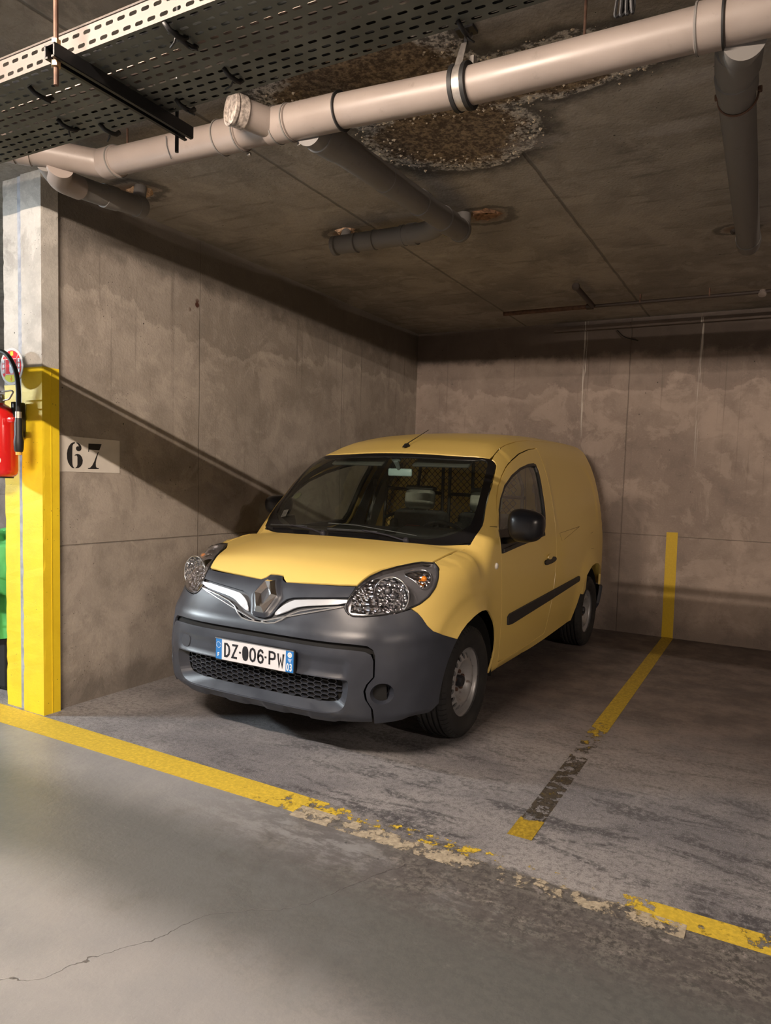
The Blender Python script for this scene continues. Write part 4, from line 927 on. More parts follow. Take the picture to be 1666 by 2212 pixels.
panel('slot_shadow', 'W', mirror_poly([(0, .60), (.62, .60), (.65, .50), (.62, .42), (.65, .30), (.66, .25), (.70, .25), (.68, .5), (.66, .66), (0, .66)]), VOID, van, off=-.022, th=.004, res=.05)
ribbon_ring('grille_throat', 'W', OPN, HEX, -.001, -.045, BUMP, insr, 1, 220)
# honeycomb
hx = MB(); pu, pz_ = .036, .0255
def hexcell(cx, cy): return [(cx-pu*.66, cy), (cx-pu*.34*1.0, cy+pz_/2), (cx+pu*.34, cy+pz_/2), (cx+pu*.66, cy), (cx+pu*.34, cy-pz_/2), (cx-pu*.34, cy-pz_/2)]
edges = {}
HEXP = np.array(HEX)
for i in range(-26, 27):
    for j in range(-5, 6):
        cx = i*pu; cy = .398+j*pz_+(pz_/2 if i % 2 else 0)
        c6 = hexcell(cx, cy)
        for k in range(6):
            a, b = c6[k], c6[(k+1) % 6]; m_ = np.array([[(a[0]+b[0])/2, (a[1]+b[1])/2]])
            key = (round(m_[0][0], 3), round(m_[0][1], 3))
            if key in edges: continue
            if pip(np.array([a, b]), HEXP).all(): edges[key] = (a, b)
EA = np.array([e[0] for e in edges.values()]); EB = np.array([e[1] for e in edges.values()])
tt = .0016
dv_ = EB-EA; nn = np.stack([-dv_[:, 1], dv_[:, 0]], 1); nn /= np.linalg.norm(nn, axis=1, keepdims=True); nn[:, 0] /= .9
def lift(Q, off): P = project('W', Q); return P, grad(P)
cor = [EA+nn*tt, EB+nn*tt, EB-nn*tt, EA-nn*tt]; L3 = [lift(c, 0) for c in cor]
for i in range(len(EA)):
    V = []
    for dpt in (-.040, -.066):
        for P_, N_ in L3: q = P_[i]+N_[i]*dpt; V.append((q[1], q[0], q[2]))
    hx.add(V, [(0, 1, 2, 3), (7, 6, 5, 4), (0, 4, 5, 1), (2, 6, 7, 3), (1, 5, 6, 2), (0, 3, 7, 4)])
gr_ = hx.build('honeycomb_grille', BUMP, insr)
for s_ in (1, -1): panel('grille_blank', 'W', [(s_*.405, .325), (s_*.49, .325), (s_*.49, .47), (s_*.405, .47)][::s_], BUMP, insr, off=-.058, th=.003, res=.03)
panel('grille_dark', 'W', mirror_poly([(0, .30), (.5, .30), (.5, .48), (0, .48)]), VOID, insr, off=-.080, th=.003, res=.06)

# number plate
def pl_point(a, b, d): return Vector((a, -.842+.012-.06*(b)-d+(a*a)*.0, .524+b))
pm = lambda a, b, d: Vector((a, -.850-.10*(-b)*0-d, .522+b))
PX, PZ = .026, .530; y_ = -.8565
plt = MB().box((PX, -.848, PZ), (.522, .014, .120), bev=.004).build('number_plate', BLK, van, auto=40); plt['label'] = 'number plate DZ-006-PW'
PLW = simple('plate_white', (.66, .66, .69), .35); PLB = simple('plate_blue', (.02, .17, .50), .35); INK = simple('plate_ink', (.012, .012, .016), .35)
def flat(poly, d0, d1, name, mat, parent): return MB().prism(poly, 0, 1, lambda a, b, k: (PX+a, y_-(d0 if k == 0 else d1), PZ+b)).build(name, mat, parent)
flat([(-.214, -.054), (.208, -.054), (.208, .054), (-.214, .054)], -.003, 0, 'white_field', PLW, plt)
flat([(-.256, -.054), (-.214, -.054), (-.214, .054), (-.256, .054)], -.003, 0, 'blue_band', PLB, plt)
flat([(.208, -.054), (.256, -.054), (.256, .054), (.208, .054)], -.003, 0, 'blue_band', PLB, plt)
MB().box((PX, -.8575, PZ+.0565), (.516, .003, .003)).build('plate_trim', CHR, plt)
STK = {
 'D': [[(0, 0), (0, 1), (.45, 1), (.85, .82), (1, .5), (.85, .18), (.45, 0), (0, 0)]],
 'Z': [[(0, 1), (1, 1), (0, 0), (1, 0)]],
 '0': [[(.5, 1), (.15, .9), (0, .65), (0, .35), (.15, .1), (.5, 0), (.85, .1), (1, .35), (1, .65), (.85, .9), (.5, 1)]],
 '6': [[(.95, .78), (.8, .95), (.5, 1), (.15, .88), (0, .6), (0, .32), (.15, .08), (.5, 0), (.85, .08), (1, .3), (.85, .52), (.5, .6), (.15, .52), (0, .32)]],
 'P': [[(0, 0), (0, 1), (.6, 1), (.92, .92), (1, .74), (.92, .54), (.6, .46), (0, .46)]],
 'W': [[(0, 1), (.22, 0), (.5, .62), (.78, 0), (1, 1)]],
 'F': [[(0, 0), (0, 1), (1, 1)], [(0, .52), (.8, .52)]],
 '3': [[(.05, .85), (.3, 1), (.7, 1), (.95, .82), (.85, .58), (.45, .52), (.85, .46), (1, .2), (.7, 0), (.3, 0), (.02, .15)]],
 'A': [[(0, 0), (.5, 1), (1, 0)], [(.2, .35), (.8, .35)]],
 'B': [[(0, 0), (0, 1), (.7, 1), (.9, .78), (.7, .54), (0, .54)], [(.7, .54), (1, .28), (.7, 0), (0, 0)]],
 'C': [[(1, .8), (.7, 1), (.3, 1), (0, .7), (0, .3), (.3, 0), (.7, 0), (1, .2)]],
 'N': [[(0, 0), (0, 1), (1, 0), (1, 1)]], 'I': [[(.5, 0), (.5, 1)]], 'J': [[(.9, 1), (.9, .2), (.5, 0), (.1, .15)]], 'E': [[(1, 1), (0, 1), (0, 0), (1, 0)], [(0, .5), (.8, .5)]],
 'O': [[(.5, 1), (.1, .8), (0, .5), (.1, .2), (.5, 0), (.9, .2), (1, .5), (.9, .8), (.5, 1)]], 'Y': [[(0, 1), (.5, .5), (1, 1)], [(.5, .5), (.5, 0)]],
}
def stroke_poly(P, w):
    "outline quads of a polyline with mitred joints"
    P = [Vector((a, b, 0)) for a, b in P]; n = len(P); closed = (P[0]-P[-1]).length < 1e-6
    if closed: P = P[:-1]; n -= 1
    L, R_ = [], []
    for i in range(n):
        a = P[(i-1) % n] if (closed or i) else None; b = P[(i+1) % n] if (closed or i < n-1) else None
        d1 = (P[i]-a).normalized() if a is not None else None; d2 = (b-P[i]).normalized() if b is not None else None
        if d1 is None: d1 = d2
        if d2 is None: d2 = d1
        n1 = Vector((-d1.y, d1.x, 0)); n2_ = Vector((-d2.y, d2.x, 0)); m = (n1+n2_)
        m = m.normalized() if m.length > .1 else n1; c = max(.55, m.dot(n1)); L.append(P[i]+m*(w/2/c)); R_.append(P[i]-m*(w/2/c))
    q = [(i, (i+1) % n) for i in range(n if closed else n-1)]
    return L, R_, q
def text(mb, s, fn, x, y, h, wd, gap, sw, widths={}):
    for ch in s:
        cw = widths.get(ch, wd)
        if ch == '.': mb.prism([(x, y+h*.42), (x+sw*1.3, y+h*.42), (x+sw*1.3, y+h*.60), (x, y+h*.60)], 0, 1, fn); x += sw*1.3+gap; continue
        if ch == '@': mb.prism(smooth([(x-sw/2, y-sw/2), (x+cw+sw/2, y-sw/2), (x+cw+sw/2, y+h+sw/2), (x-sw/2, y+h+sw/2)], 2), 0, 1, fn); x += cw+gap+sw; continue
        for st_ in STK[ch]:
            L, R_, q = stroke_poly([(x+a*cw, y+b*h) for a, b in st_], sw)
            for i, j in q: mb.prism([(L[i].x, L[i].y), (L[j].x, L[j].y), (R_[j].x, R_[j].y), (R_[i].x, R_[i].y)], 0, 1, fn)
        x += cw+gap+sw
    return x
fp = lambda a, b, k: (PX+a, y_-(0 if k == 0 else .0012), PZ+b)
def plate_char(s, x, w_=.028): 
    mb = MB(); text(mb, s, fp, x, -.0325, .065, w_, 0, .0112); mb.build('plate_character', INK, plt)
plate_char('D', -.192, .031); plate_char('Z', -.142, .033); plate_char('@', -.0685, .030); plate_char('0', -.0205, .032); plate_char('6', .0315, .032); plate_char('P', .1055, .035); plate_char('W', .1595, .035)
mb = MB()
for x in (-.089, .080): mb.prism([(x-.006, -.005), (x+.006, -.005), (x+.006, .005), (x-.006, .005)], 0, 1, fp)
mb.build('plate_dash', INK, plt)
PW_ = simple('plate_small_white', (.75, .78, .8), .5)
mb = MB(); text(mb, 'F', fp, -.241, -.040, .018, .010, 0, .0045)
for k in range(12):
    a = 2*math.pi*k/12; cx, cy = -.2365+.0145*math.cos(a), .022+.0155*math.sin(a); mb.prism([(cx+.0026*math.cos(math.pi/2+math.pi*q/5)*(1 if q % 2 == 0 else .45), cy+.0026*math.sin(math.pi/2+math.pi*q/5)*(1 if q % 2 == 0 else .45)) for q in range(10)], 0, 1, fp)
text(mb, '03', fp, .2155, -.045, .034, .0105, .0035, .0050)
mb.prism([(.2335+.0135*math.cos(2*math.pi*k/24), .034+.0135*math.sin(2*math.pi*k/24)) for k in range(24)], 0, 1, fp)
for k, (a, b) in enumerate(((.222, .246), (.226, .243), (.224, .240), (.230, .241))): mb.prism([(a, .012-.0045*k), (b, .012-.0045*k), (b, .0138-.0045*k), (a, .0138-.0045*k)], 0, 1, fp)
mb.build('plate_print', PW_, plt)
mb = MB(); mb.tube([(PX+.2335+.0085*math.cos(2*math.pi*k/16), -.8579, PZ+.034+.0085*math.sin(2*math.pi*k/16)) for k in range(16)], .0006, 4, closed=True); mb.tube([(PX+a, -.8579, PZ+b) for a, b in ((.226, .031), (.232, .040), (.2335, .0355), (.236, .040), (.241, .031))], .0006, 4); mb.build('regional_emblem', simple('emblem_grey', (.35, .4, .45), .5), plt)

# upper grille
GB = [(0, .918), (.046, .917), (.060, .902), (.092, .890), (.2, .893), (.318, .897), (.44, .899), (.534, .903), (.503, .856), (.369, .844), (.259, .834), (.183, .826), (.140, .814), (.104, .785), (.084, .750), (.066, .724), (.035, .713), (0, .713)]
SUR = np.array(mirror_poly([(0, .912), (.045, .905), (.098, .820), (.045, .718), (0, .716)]))
def gb_off(a, b):
    P = np.stack([a, b], 1); d = seg_dist(P, SUR); ins = pip(P, SUR); return .014*np.where(ins, sst(-.004, .012, d), 0)+.002
gb = panel('upper_grille', 'W', mirror_poly(GB), BUMP, van, off=gb_off, th=.012, res=.012)
SH = [(0, .70), (.10, .70), (.15, .72), (.19, .748), (.245, .770), (.33, .79), (.39, .80), (.48, .812), (.50, .856), (.45, .87), (0, .87)]
panel('grille_shelf', 'W', mirror_poly(SH), simple('shelf_grey', (.055, .06, .07), .5), van, off=-.018, th=.004, res=.03)
for s_ in (1, -1):
    wg = [(.500, .846), (.205, .816), (.176, .806), (.140, .788), (.110, .764), (.088, .736), (.098, .733), (.122, .740), (.167, .757), (.212, .780), (.27, .793), (.345, .803), (.492, .824)]
    wg = [(s_*a, b) for a, b in wg]
    w_ = panel('silver_blade', 'W', smooth(wg, 1), SILV, van, off=lambda a, b: -.006+.010*boxf(b, .735, .90, .012), th=.010, res=.014); w_['label'] = 'silver trim blade'
ch_ = MB().tube(surf('W', [(a*s, b+.004) for s, a, b in [(-1, a, b) for a, b in reversed(dense(WC+[WC[-1]], .012)[:-1].tolist())]+[(1, a, b) for a, b in dense(WC+[WC[-1]], .012)[:-1].tolist()[1:]]], .004), .0042, 8).build('chrome_line', simple('chrome_line_bright', (.85, .86, .88), .15, .9), van, True); ch_['label'] = 'thin bright chrome line'
# emblem: faceted chrome lozenge
def emb(pts, off): return surf('W', pts, off)
O_ = [(-.028, .889), (.028, .889), (.080, .822), (.028, .731), (-.028, .731), (-.080, .822)]
M_ = [(-.018, .872), (.018, .872), (.058, .819), (.017, .752), (-.017, .752), (-.058, .819)]
I_ = [(-.002, .852), (.010, .848), (.030, .815), (.006, .775), (-.006, .778), (-.030, .820)]
eo, em_, ei = emb(O_, .016), emb(M_, .040), emb(I_, .020)
eb = MB(); eb.add(eo+em_+ei, [(i, (i+1) % 6, 6+(i+1) % 6, 6+i) for i in range(6)]+[(6+i, 6+(i+1) % 6, 12+(i+1) % 6, 12+i) for i in range(6)])
e_ = eb.build('front_emblem', simple('emblem_chrome', (.72, .71, .70), .16, 1.0), van); e_['label'] = 'chrome lozenge emblem'
MB().add(emb(I_, .019), [tuple(range(6))]).build('emblem_centre', simple('emblem_dark', (.05, .05, .055), .25), e_)

# headlamps
CHROME_F = NT('reflector_chrome'); _n = CHROME_F.noise(75, 3, .6); _v = CHROME_F.vor(48)
CHROME_F = CHROME_F.end(CHROME_F.pr(CHROME_F.mix(CHROME_F.ramp(_v, .1, .6), (.95, .95, .97), (.55, .55, .57)), .12, 1.0, CHROME_F.bump(_v, .9, .02)))
GREYL = simple('lamp_grey', (.17, .17, .18), .25, .25); SILL_ = simple('lamp_silver', (.55, .55, .57), .25, .85)
for s_ in (1, -1):
    lp = [(s_*a, b) for a, b in LAMP]
    hous = panel('headlamp', 'W', inset(lp, .001), GREYL, van, off=-.020, th=.004, res=.02, holes=[[(s_*(.710+.098*math.cos(2*math.pi*k/40)), .876+.088*math.sin(2*math.pi*k/40)) for k in range(40)]])
    hous['label'] = 'clear headlamp with round reflector'
    MB().tube(surf('W', inset(dense(lp, .02), .004), .000), .0036, 8, closed=True).build('lamp_seal', BLK, hous, True)
    ribbon_ring('lamp_wall', 'W', inset(lp, .003), inset(lp, .008), -.002, -.024, simple('lamp_wall_chrome', (.35, .35, .37), .2, .9), hous, 1, 120)
    panel('lens', 'W', smooth(inset(lp, .003), 1), LENS, hous, off=.003, th=.002, res=.025)
    pc = project('W', [(s_*.710, .876)])[0]; nd = grad(pc[None])[0]; ax = Vector((nd[1]*.35, nd[0]-.55, nd[2]*.2)).normalized(); cpos = Vector((pc[1], pc[0], pc[2]))-Vector((nd[1], nd[0], nd[2]))*.020
    rf = MB().lathe([(.094, .004), (.090, -.002), (.080, -.012), (.060, -.024), (.036, -.032), (.014, -.036), (.001, -.036)], cpos, ax, 40, caps=False).build('reflector', CHROME_F, hous, True); rf['label'] = 'round chrome reflector'
    MB().lathe([(.092, -.002), (.099, .000), (.0995, .006), (.096, .009), (.092, .006)], cpos, ax, 44, closed=True).build('reflector_bezel', simple('bezel_silver', (.6, .6, .62), .15, .9), hous, True)
    MB().lathe([(.014, -.034), (.016, -.018), (.015, -.010), (.008, -.004), (.0005, -.003)], cpos, ax, 18).build('bulb_cap', simple('bulb_cap_grey', (.3, .3, .32), .2, .9), rf, True)
    MB().lathe([(.010, -.03), (.013, -.020), (.012, -.012), (.006, -.008), (.0005, -.008)], cpos+ax.cross(Vector((0, 0, 1)))*.028*s_+Vector((0, 0, .022)), ax, 14).build('side_bulb', GREYL, rf, True)
    fl = panel('inner_reflector', 'W', [(s_*a, b) for a, b in ((.51, .79), (.62, .785), (.66, .80), (.62, .86), (.62, .92), (.66, .955), (.61, .945), (.55, .90), (.515, .855))][::s_], CHROME_F, hous, off=-.014, th=.003, res=.02)
    # indicator
    pc = project('W', [(s_*.895, .955)])[0]; nd = grad(pc[None])[0]; axi = Vector((nd[1]*.6, nd[0]-.4, nd[2]*.2)).normalized(); cp = Vector((pc[1], pc[0], pc[2]))-Vector((nd[1], nd[0], nd[2]))*.014
    ind = panel('indicator_reflector', 'W', smooth([(s_*a, b) for a, b in ((.785, .978), (.87, .992), (.94, .990), (.938, .955), (.915, .918), (.868, .903), (.845, .945))][::s_], 1), CHROME_F, hous, off=-.016, th=.003, res=.015)
    MB().lathe([(.014, -.012), (.016, .0), (.013, .010), (.006, .015), (.0005, .016)], cp, axi, 18).build('indicator_bulb', simple('amber_bulb', (.95, .30, .02), .1, .2, **{'Coat Weight': 1.0}), hous, True)['label'] = 'amber indicator bulb'
    MB().tube(surf('W', inset(smooth([(s_*a, b) for a, b in ((.785, .978), (.87, .992), (.94, .990), (.938, .955), (.915, .918), (.868, .903), (.845, .945))], 1), -.002), -.010), .0025, 6, closed=True).build('indicator_bezel', simple('bezel_silver2', (.6, .6, .62), .2, .9), hous, True)

# ---- mirrors
def mirror_shell(c, size, sd, tilt, name_label, rotz=0):
    bm = bmesh.new(); bmesh.ops.create_uvsphere(bm, u_segments=40, v_segments=24, radius=1)
    for v in bm.verts:
        x, y, z = v.co; e = .70
        x = math.copysign(abs(x)**e, x); z = math.copysign(abs(z)**e, z); y = math.copysign(abs(y)**.9, y)
        if y > 0: y *= .35
        x *= (1+.08*z); z *= (1+.10*x*sd*-1)
        v.co = (x*size[0]/2, y*size[1], z*size[2]/2)
    R = Matrix.Rotation(tilt, 3, 'Y') @ Matrix.Rotation(rotz, 3, 'Z')
    V = [R @ v.co+Vector(c) for v in bm.verts]; Fc = [[v.index for v in f.verts] for f in bm.faces]; bm.free()
    o = MB().add(V, Fc).build('door_mirror', simple('mirror_shell_black', (.012, .013, .018), .3), van, True); o['label'] = name_label
    G = [R @ Vector((math.copysign(abs(math.cos(a))**.6, math.cos(a))*size[0]*.42, size[1]*.37, math.copysign(abs(math.sin(a))**.6, math.sin(a))*size[2]*.42))+Vector(c) for a in [2*math.pi*k/32 for k in range(32)]]
    MB().add(G, [tuple(range(32))]).build('mirror_glass', simple('mirror_silver', (.8, .8, .8), .03, 1.0), o)
    return o
mr = mirror_shell((1.030, .40, 1.200), (.225, .10, .198), 1, math.radians(2), 'black door mirror')
MB().tube(elbow([(.845, .46, 1.095), (.90, .44, 1.10), (.96, .41, 1.12)], .03, 5), .026, 12, flat=.8).build('mirror_foot', BLK, mr, auto=50)
ml = mirror_shell((-.905, .47, 1.235), (.20, .07, .150), -1, 0, 'black door mirror folded back', math.radians(35))
MB().tube([(-.85, .48, 1.10), (-.90, .50, 1.13), (-.925, .53, 1.16)], .024, 12).build('mirror_foot', BLK, ml, auto=50)

# ---- wheels
RUBBER = NT('tyre_rubber'); _n = RUBBER.noise(9, 5); RUBBER = RUBBER.end(RUBBER.pr(RUBBER.mix(RUBBER.ramp(_n, .35, .7), (.009, .009, .010), (.020, .019, .018)), .75))
RIM = NT('steel_rim_silver'); _n = RIM.noise(24, 7, .65); _m = RIM.noise(5, 4)
RIM = RIM.end(RIM.pr(RIM.mix(RIM.math('MULTIPLY', RIM.ramp(_n, .56, .72), RIM.ramp(_m, .35, .7)), (.36, .36, .37), (.08, .05, .035)), .42, .5, RIM.bump(_n, .15, .002)))
def wheel(c, sd):
    """tyre with ribs and shoulder blocks, pressed steel rim with round holes, hub cap, bolts; axis = x, outer face towards +x"""
    N = 72; R_ = .317; W2 = .0975
    prof = [(.195, W2*.86), (.212, W2*.95), (.235, W2*1.06), (.262, W2*1.09), (.284, W2*1.04), (.300, W2*.93), (.309, W2*.82), (.3145, W2*.70)]
    def groove(x0): return [(R_-.001, x0+.006), (R_-.010, x0+.004), (R_-.010, x0-.004), (R_-.001, x0-.006)]
    mid = [(.3155, .061)]+groove(.050)+[(R_, .036), (R_, .028)]+groove(.0165)+[(R_, .004), (R_, -.004)]+groove(-.0165)+[(R_, -.028), (R_, -.036)]+groove(-.050)+[(.3155, -.061)]
    full_ = prof+mid+[(r, -x) for r, x in reversed(prof)]
    mb = MB(); mb.lathe(full_, (0, 0, 0), (1, 0, 0), N, caps=False)
    # swap lathe heights: profile is (radius, height along axis) already
    ty = mb.build('tyre', RUBBER, van, auto=35)
    # shoulder block notches: dark wedges standing proud as blocks instead
    sb = MB(); nb = 60
    for k in range(nb):
        for s2 in (1, -1):
            a = 2*math.pi*(k+(.5 if s2 < 0 else 0))/nb; da = 2*math.pi/nb*.38
            V = []
            for rr, xx in ((.2935, W2*1.005), (.3185, W2*.62), (.310, W2*.62), (.286, W2*.97)):
                for q in (-1, 1):
                    V.append((s2*xx, rr*math.cos(a+q*da), rr*math.sin(a+q*da)))
            V2 = [V[0], V[1], V[3], V[2], V[6], V[7], V[5], V[4]]
            # outer quad over the shoulder with a mid bend
            am = (.3125, W2*.86); P6 = []
            for rr, xx in ((.294, W2*1.01), (am[0], am[1]), (.3185, W2*.64)):
                for q in (-1, 1): P6.append((s2*xx, rr*math.cos(a+q*da), rr*math.sin(a+q*da)))
            for rr, xx in ((.288, W2*.95), (.304, W2*.8), (.311, W2*.60)):
                for q in (-1, 1): P6.append((s2*xx, rr*math.cos(a+q*da), rr*math.sin(a+q*da)))
            sb.add(P6, [(0, 1, 3, 2), (2, 3, 5, 4), (6, 8, 9, 7), (8, 10, 11, 9), (0, 2, 8, 6), (2, 4, 10, 8), (1, 7, 9, 3), (3, 9, 11, 5), (4, 5, 11, 10), (0, 6, 7, 1)])
    bl = sb.build('shoulder_blocks', RUBBER, ty); bl['kind'] = 'stuff'
    # rim
    o1 = W2*.86
    rim = MB().lathe([(.1955, o1-.004), (.206, o1+.002), (.209, o1-.001), (.209, o1-.010), (.200, o1-.012), (.193, o1-.018), (.188, .058), (.178, .036), (.172, .030), (.172, -.06), (.200, -.08)], (0, 0, 0), (1, 0, 0), 64, caps=False).build('rim', RIM, ty, auto=40); rim['label'] = 'scuffed silver steel rim'
    # disc with holes: ring of cells
    nh = 18; mb = MB()
    def dz(r): return float(np.interp(r, [.0, .045, .075, .095, .120, .147, .166, .178], [.028, .030, .036, .056, .074, .066, .050, .034]))
    def fp_(r, a): return (dz(r), r*math.cos(a), r*math.sin(a))
    for k in range(nh):
        a0 = 2*math.pi*k/nh; ac = a0+math.pi/nh; a1 = a0+2*math.pi/nh
        rc, hr, hw = .147, .0165, .0150
        hole = [(rc+hr*math.sin(2*math.pi*q/12), ac+hw*math.cos(2*math.pi*q/12)/rc) for q in range(12)]
        r0_, r1_ = .125, .168
        outer = [(rc, a1), (rc+.012, a1), (r1_, ac+(a1-ac)*.5), (r1_, ac), (r1_, ac-(a1-ac)*.5), (rc+.012, a0), (rc, a0), (rc-.012, a0), (r0_, ac-(a1-ac)*.5), (r0_, ac), (r0_, ac+(a1-ac)*.5), (rc-.012, a1)]
        mb.add([fp_(*p) for p in outer]+[fp_(*p) for p in hole]+[(dz(p[0])-.012, p[0]*math.cos(p[1]), p[0]*math.sin(p[1])) for p in hole], [(q, (q+1) % 12, 12+(q+1) % 12, 12+q) for q in range(12)]+[(12+q, 12+(q+1) % 12, 24+(q+1) % 12, 24+q) for q in range(12)])
        mb.add([fp_(r1_, a0+.0), fp_(r1_, ac-(a1-ac)*.5), fp_(rc+.012, a0), fp_(r1_, ac+(a1-ac)*.5), fp_(r1_, a1), fp_(rc+.012, a1), fp_(r0_, a0), fp_(r0_, ac-(a1-ac)*.5), fp_(rc-.012, a0), fp_(r0_, ac+(a1-ac)*.5), fp_(r0_, a1), fp_(rc-.012, a1)], [(0, 1, 2), (3, 4, 5), (6, 8, 7), (9, 11, 10)])
    mb.lathe([(.168, dz(.168)), (.178, .034)], (0, 0, 0), (1, 0, 0), nh*2, caps=False)
    mb.lathe([(.125, dz(.125)), (.118, .072), (.108, .066), (.095, .054), (.085, .043), (.075, .036), (.062, .032), (.045, .030), (.001, .029)], (0, 0, 0), (1, 0, 0), nh*2, caps=False)
    mb.build('rim_disc', RIM, ty, auto=50)
    MB().lathe([(.034, .028), (.034, .058), (.030, .066), (.018, .068), (.0005, .068)], (0, 0, 0), (1, 0, 0), 8).build('hub_cap', simple('hub_cap_black', (.02, .021, .026), .45), ty, auto=30)
    bo = None
    for k in range(5):
        a = 2*math.pi*k/5+.3
        if bo is None: bo = MB().lathe([(.0115, .028), (.0115, .046), (.009, .049), (.0005, .049)], (0, .054, 0), (1, 0, 0), 6).build('wheel_bolt', simple('bolt_rust', (.10, .055, .04), .7, .4), ty, auto=30); bo.rotation_euler = (a, 0, 0)
        else: b2_ = dup(bo, ty); b2_.rotation_euler = (a, 0, 0)
    MB().lathe([(.150, -.02), (.150, .004), (.06, .004), (.001, .004)], (0, 0, 0), (1, 0, 0), 32).build('brake_disc', simple('brake_dark', (.012, .011, .010), .6, .3), ty)
    ty.location = c
    if sd < 0: ty.rotation_euler = (0, 0, math.pi)
    return ty
W0 = wheel((.7605, 0, .317), 1)
def copy_wheel(src, c, rz):
    t = dup(src, van); t.location = c; t.rotation_euler = (0, 0, rz)
    for chd in list(src.children): dup(chd, t)
copy_wheel(W0, (.767, 2.697, .317), 0); copy_wheel(W0, (-.7605, 0, .317), math.pi); copy_wheel(W0, (-.767, 2.697, .317), math.pi)

# ---- underside and interior
MB().box((0, 1.35, .285), (1.40, 3.9, .05)).box((0, -.42, .30), (.98, .5, .08)).build('floor_pan', VOID, van)
MB().box((0, .16, .66), (1.46, .04, .74)).build('bulkhead', VOID, van)
MB().tube([(-.72, 0, .317), (.72, 0, .317)], .03, 8).tube([(-.70, 2.697, .30), (.70, 2.697, .30)], .04, 8).build('axles', VOID, van)
MB().box((0, 2.35, .44), (1.5, 1.8, .03)).build('load_floor', simple('load_floor_grey', (.05, .045, .04), .8), van)
# dashboard
DASH = simple('dashboard_dark', (.016, .018, .020), .6)
dp_ = [(.20, .95), (.20, 1.075), (.30, 1.098), (.44, 1.105), (.56, 1.085), (.62, 1.03), (.62, .85), (.5, .6), (.25, .6)]
dash = MB().prism(dp_, -.70, .70, lambda a, b, k: (k, a, b)).build('dashboard', DASH, van, auto=40)
MB().prism([(.26, 1.09), (.30, 1.135), (.42, 1.155), (.54, 1.14), (.60, 1.09)], .20, .56, lambda a, b, k: (k, a, b)).build('instrument_hood', DASH, dash, auto=60)
MB().prism(smooth([(.24, 1.09), (.30, 1.125), (.44, 1.140), (.56, 1.12), (.60, 1.08)], 1), -.30, .12, lambda a, b, k: (k, a, b)).build('dash_top_pod', DASH, dash, auto=60)
st_c = Vector((.36, .70, 1.03)); ax_ = Vector((0, .80, .60)).normalized(); xx_, yy_ = Vector((1, 0, 0)), ax_.cross(Vector((1, 0, 0))).normalized()
sw_ = MB().tube([st_c+xx_*.185*math.cos(a)+yy_*.185*math.sin(a) for a in [2*math.pi*k/40 for k in range(40)]], .015, 10, closed=True).build('steering_wheel', simple('wheel_leather', (.03, .035, .038), .38), van, True)
MB().lathe([(.001, .03), (.05, .03), (.07, .01), (.07, -.02)], st_c-ax_*.01, ax_, 20).tube([st_c-xx_*.18, st_c+xx_*.18], .018, 8, flat=.6).tube([st_c, st_c-yy_*.18], .02, 8, flat=.6).tube([st_c, st_c-ax_*.25], .03, 10).build('wheel_hub', DASH, sw_, auto=50)
SEAT = simple('seat_fabric_dark', (.045, .047, .045), .85, 0, .2, 60); HR = simple('headrest_grey', (.22, .23, .20), .75, 0, .1, 40)
def seat(x, lab):
    s = MB().box((x, 1.02, .66), (.50, .52, .16), bev=.05).build('seat', SEAT, van, auto=50); s['label'] = lab
    bk = MB(); R = Matrix.Rotation(math.radians(-14), 3, 'X')
    bk.box((x, 1.22, .97), (.47, .13, .52), R, bev=.055).box((x-.20, 1.175, .95), (.07, .12, .40), R, bev=.03).box((x+.20, 1.175, .95), (.07, .12, .40), R, bev=.03); bk.build('backrest', SEAT, s, auto=50)
    hb = MB().box((x, 1.235, 1.305), (.25, .10, .155), Matrix.Rotation(math.radians(-8), 3, 'X'), bev=.04).build('headrest', HR, s, auto=60)
    MB().tube([(x-.06, 1.25, 1.18), (x-.06, 1.245, 1.26)], .006, 8).tube([(x+.06, 1.25, 1.18), (x+.06, 1.245, 1.26)], .006, 8).build('headrest_post', simple('post_steel', (.5, .5, .5), .3, .9), s)
    MB().box((x, 1.255, 1.392), (.24, .09, .03), Matrix.Rotation(math.radians(-8), 3, 'X'), bev=.012).build('headrest_cap', SEAT, s, auto=60)
seat(-.115-.02, 'passenger seat'); seat(.42, 'driver seat')
MB().box((-.5, 1.05, .62), (.26, .5, .12), bev=.03).build('seat_bench_end', SEAT, van, auto=50)
MB().box((.02, .84, 1.115), (.10, .06, .025), Matrix.Rotation(.3, 3, 'Z'), bev=.004).build('red_tag', simple('red_fabric', (.24, .03, .03), .6), van)
# partition with wire mesh
PT = simple('partition_black', (.010, .010, .010), .5)
pt = MB(); yb = 1.47
def bar(a, b, w=.028): pt.tube([(a[0], yb, a[1]), (b[0], yb, b[1])], w/2, 8)
for a, b in (((-.055, .50), (-.055, 1.73)), ((.005, .50), (.005, 1.73)), ((-.56, 1.385), (-.055, 1.352)), ((.005, 1.350), (.64, 1.345)), ((.205, .5), (.205, 1.72)), ((-.285, 1.36), (-.245, 1.72)),
             ((-.60, 1.0), (-.575, 1.42)), ((-.575, 1.42), (-.49, 1.66)), ((.62, .9), (.62, 1.42)), ((.62, 1.42), (.52, 1.68)), ((-.50, 1.68), (.52, 1.70)), ((-.62, .95), (.64, .95)), ((-.60, 1.13), (-.42, 1.20)), ((-.42, 1.20), (-.30, 1.23))): bar(a, b)
ptn = pt.build('load_partition', PT, van, auto=50); ptn['label'] = 'black tubular partition behind the seats'
wm = MB(); sp_ = .052
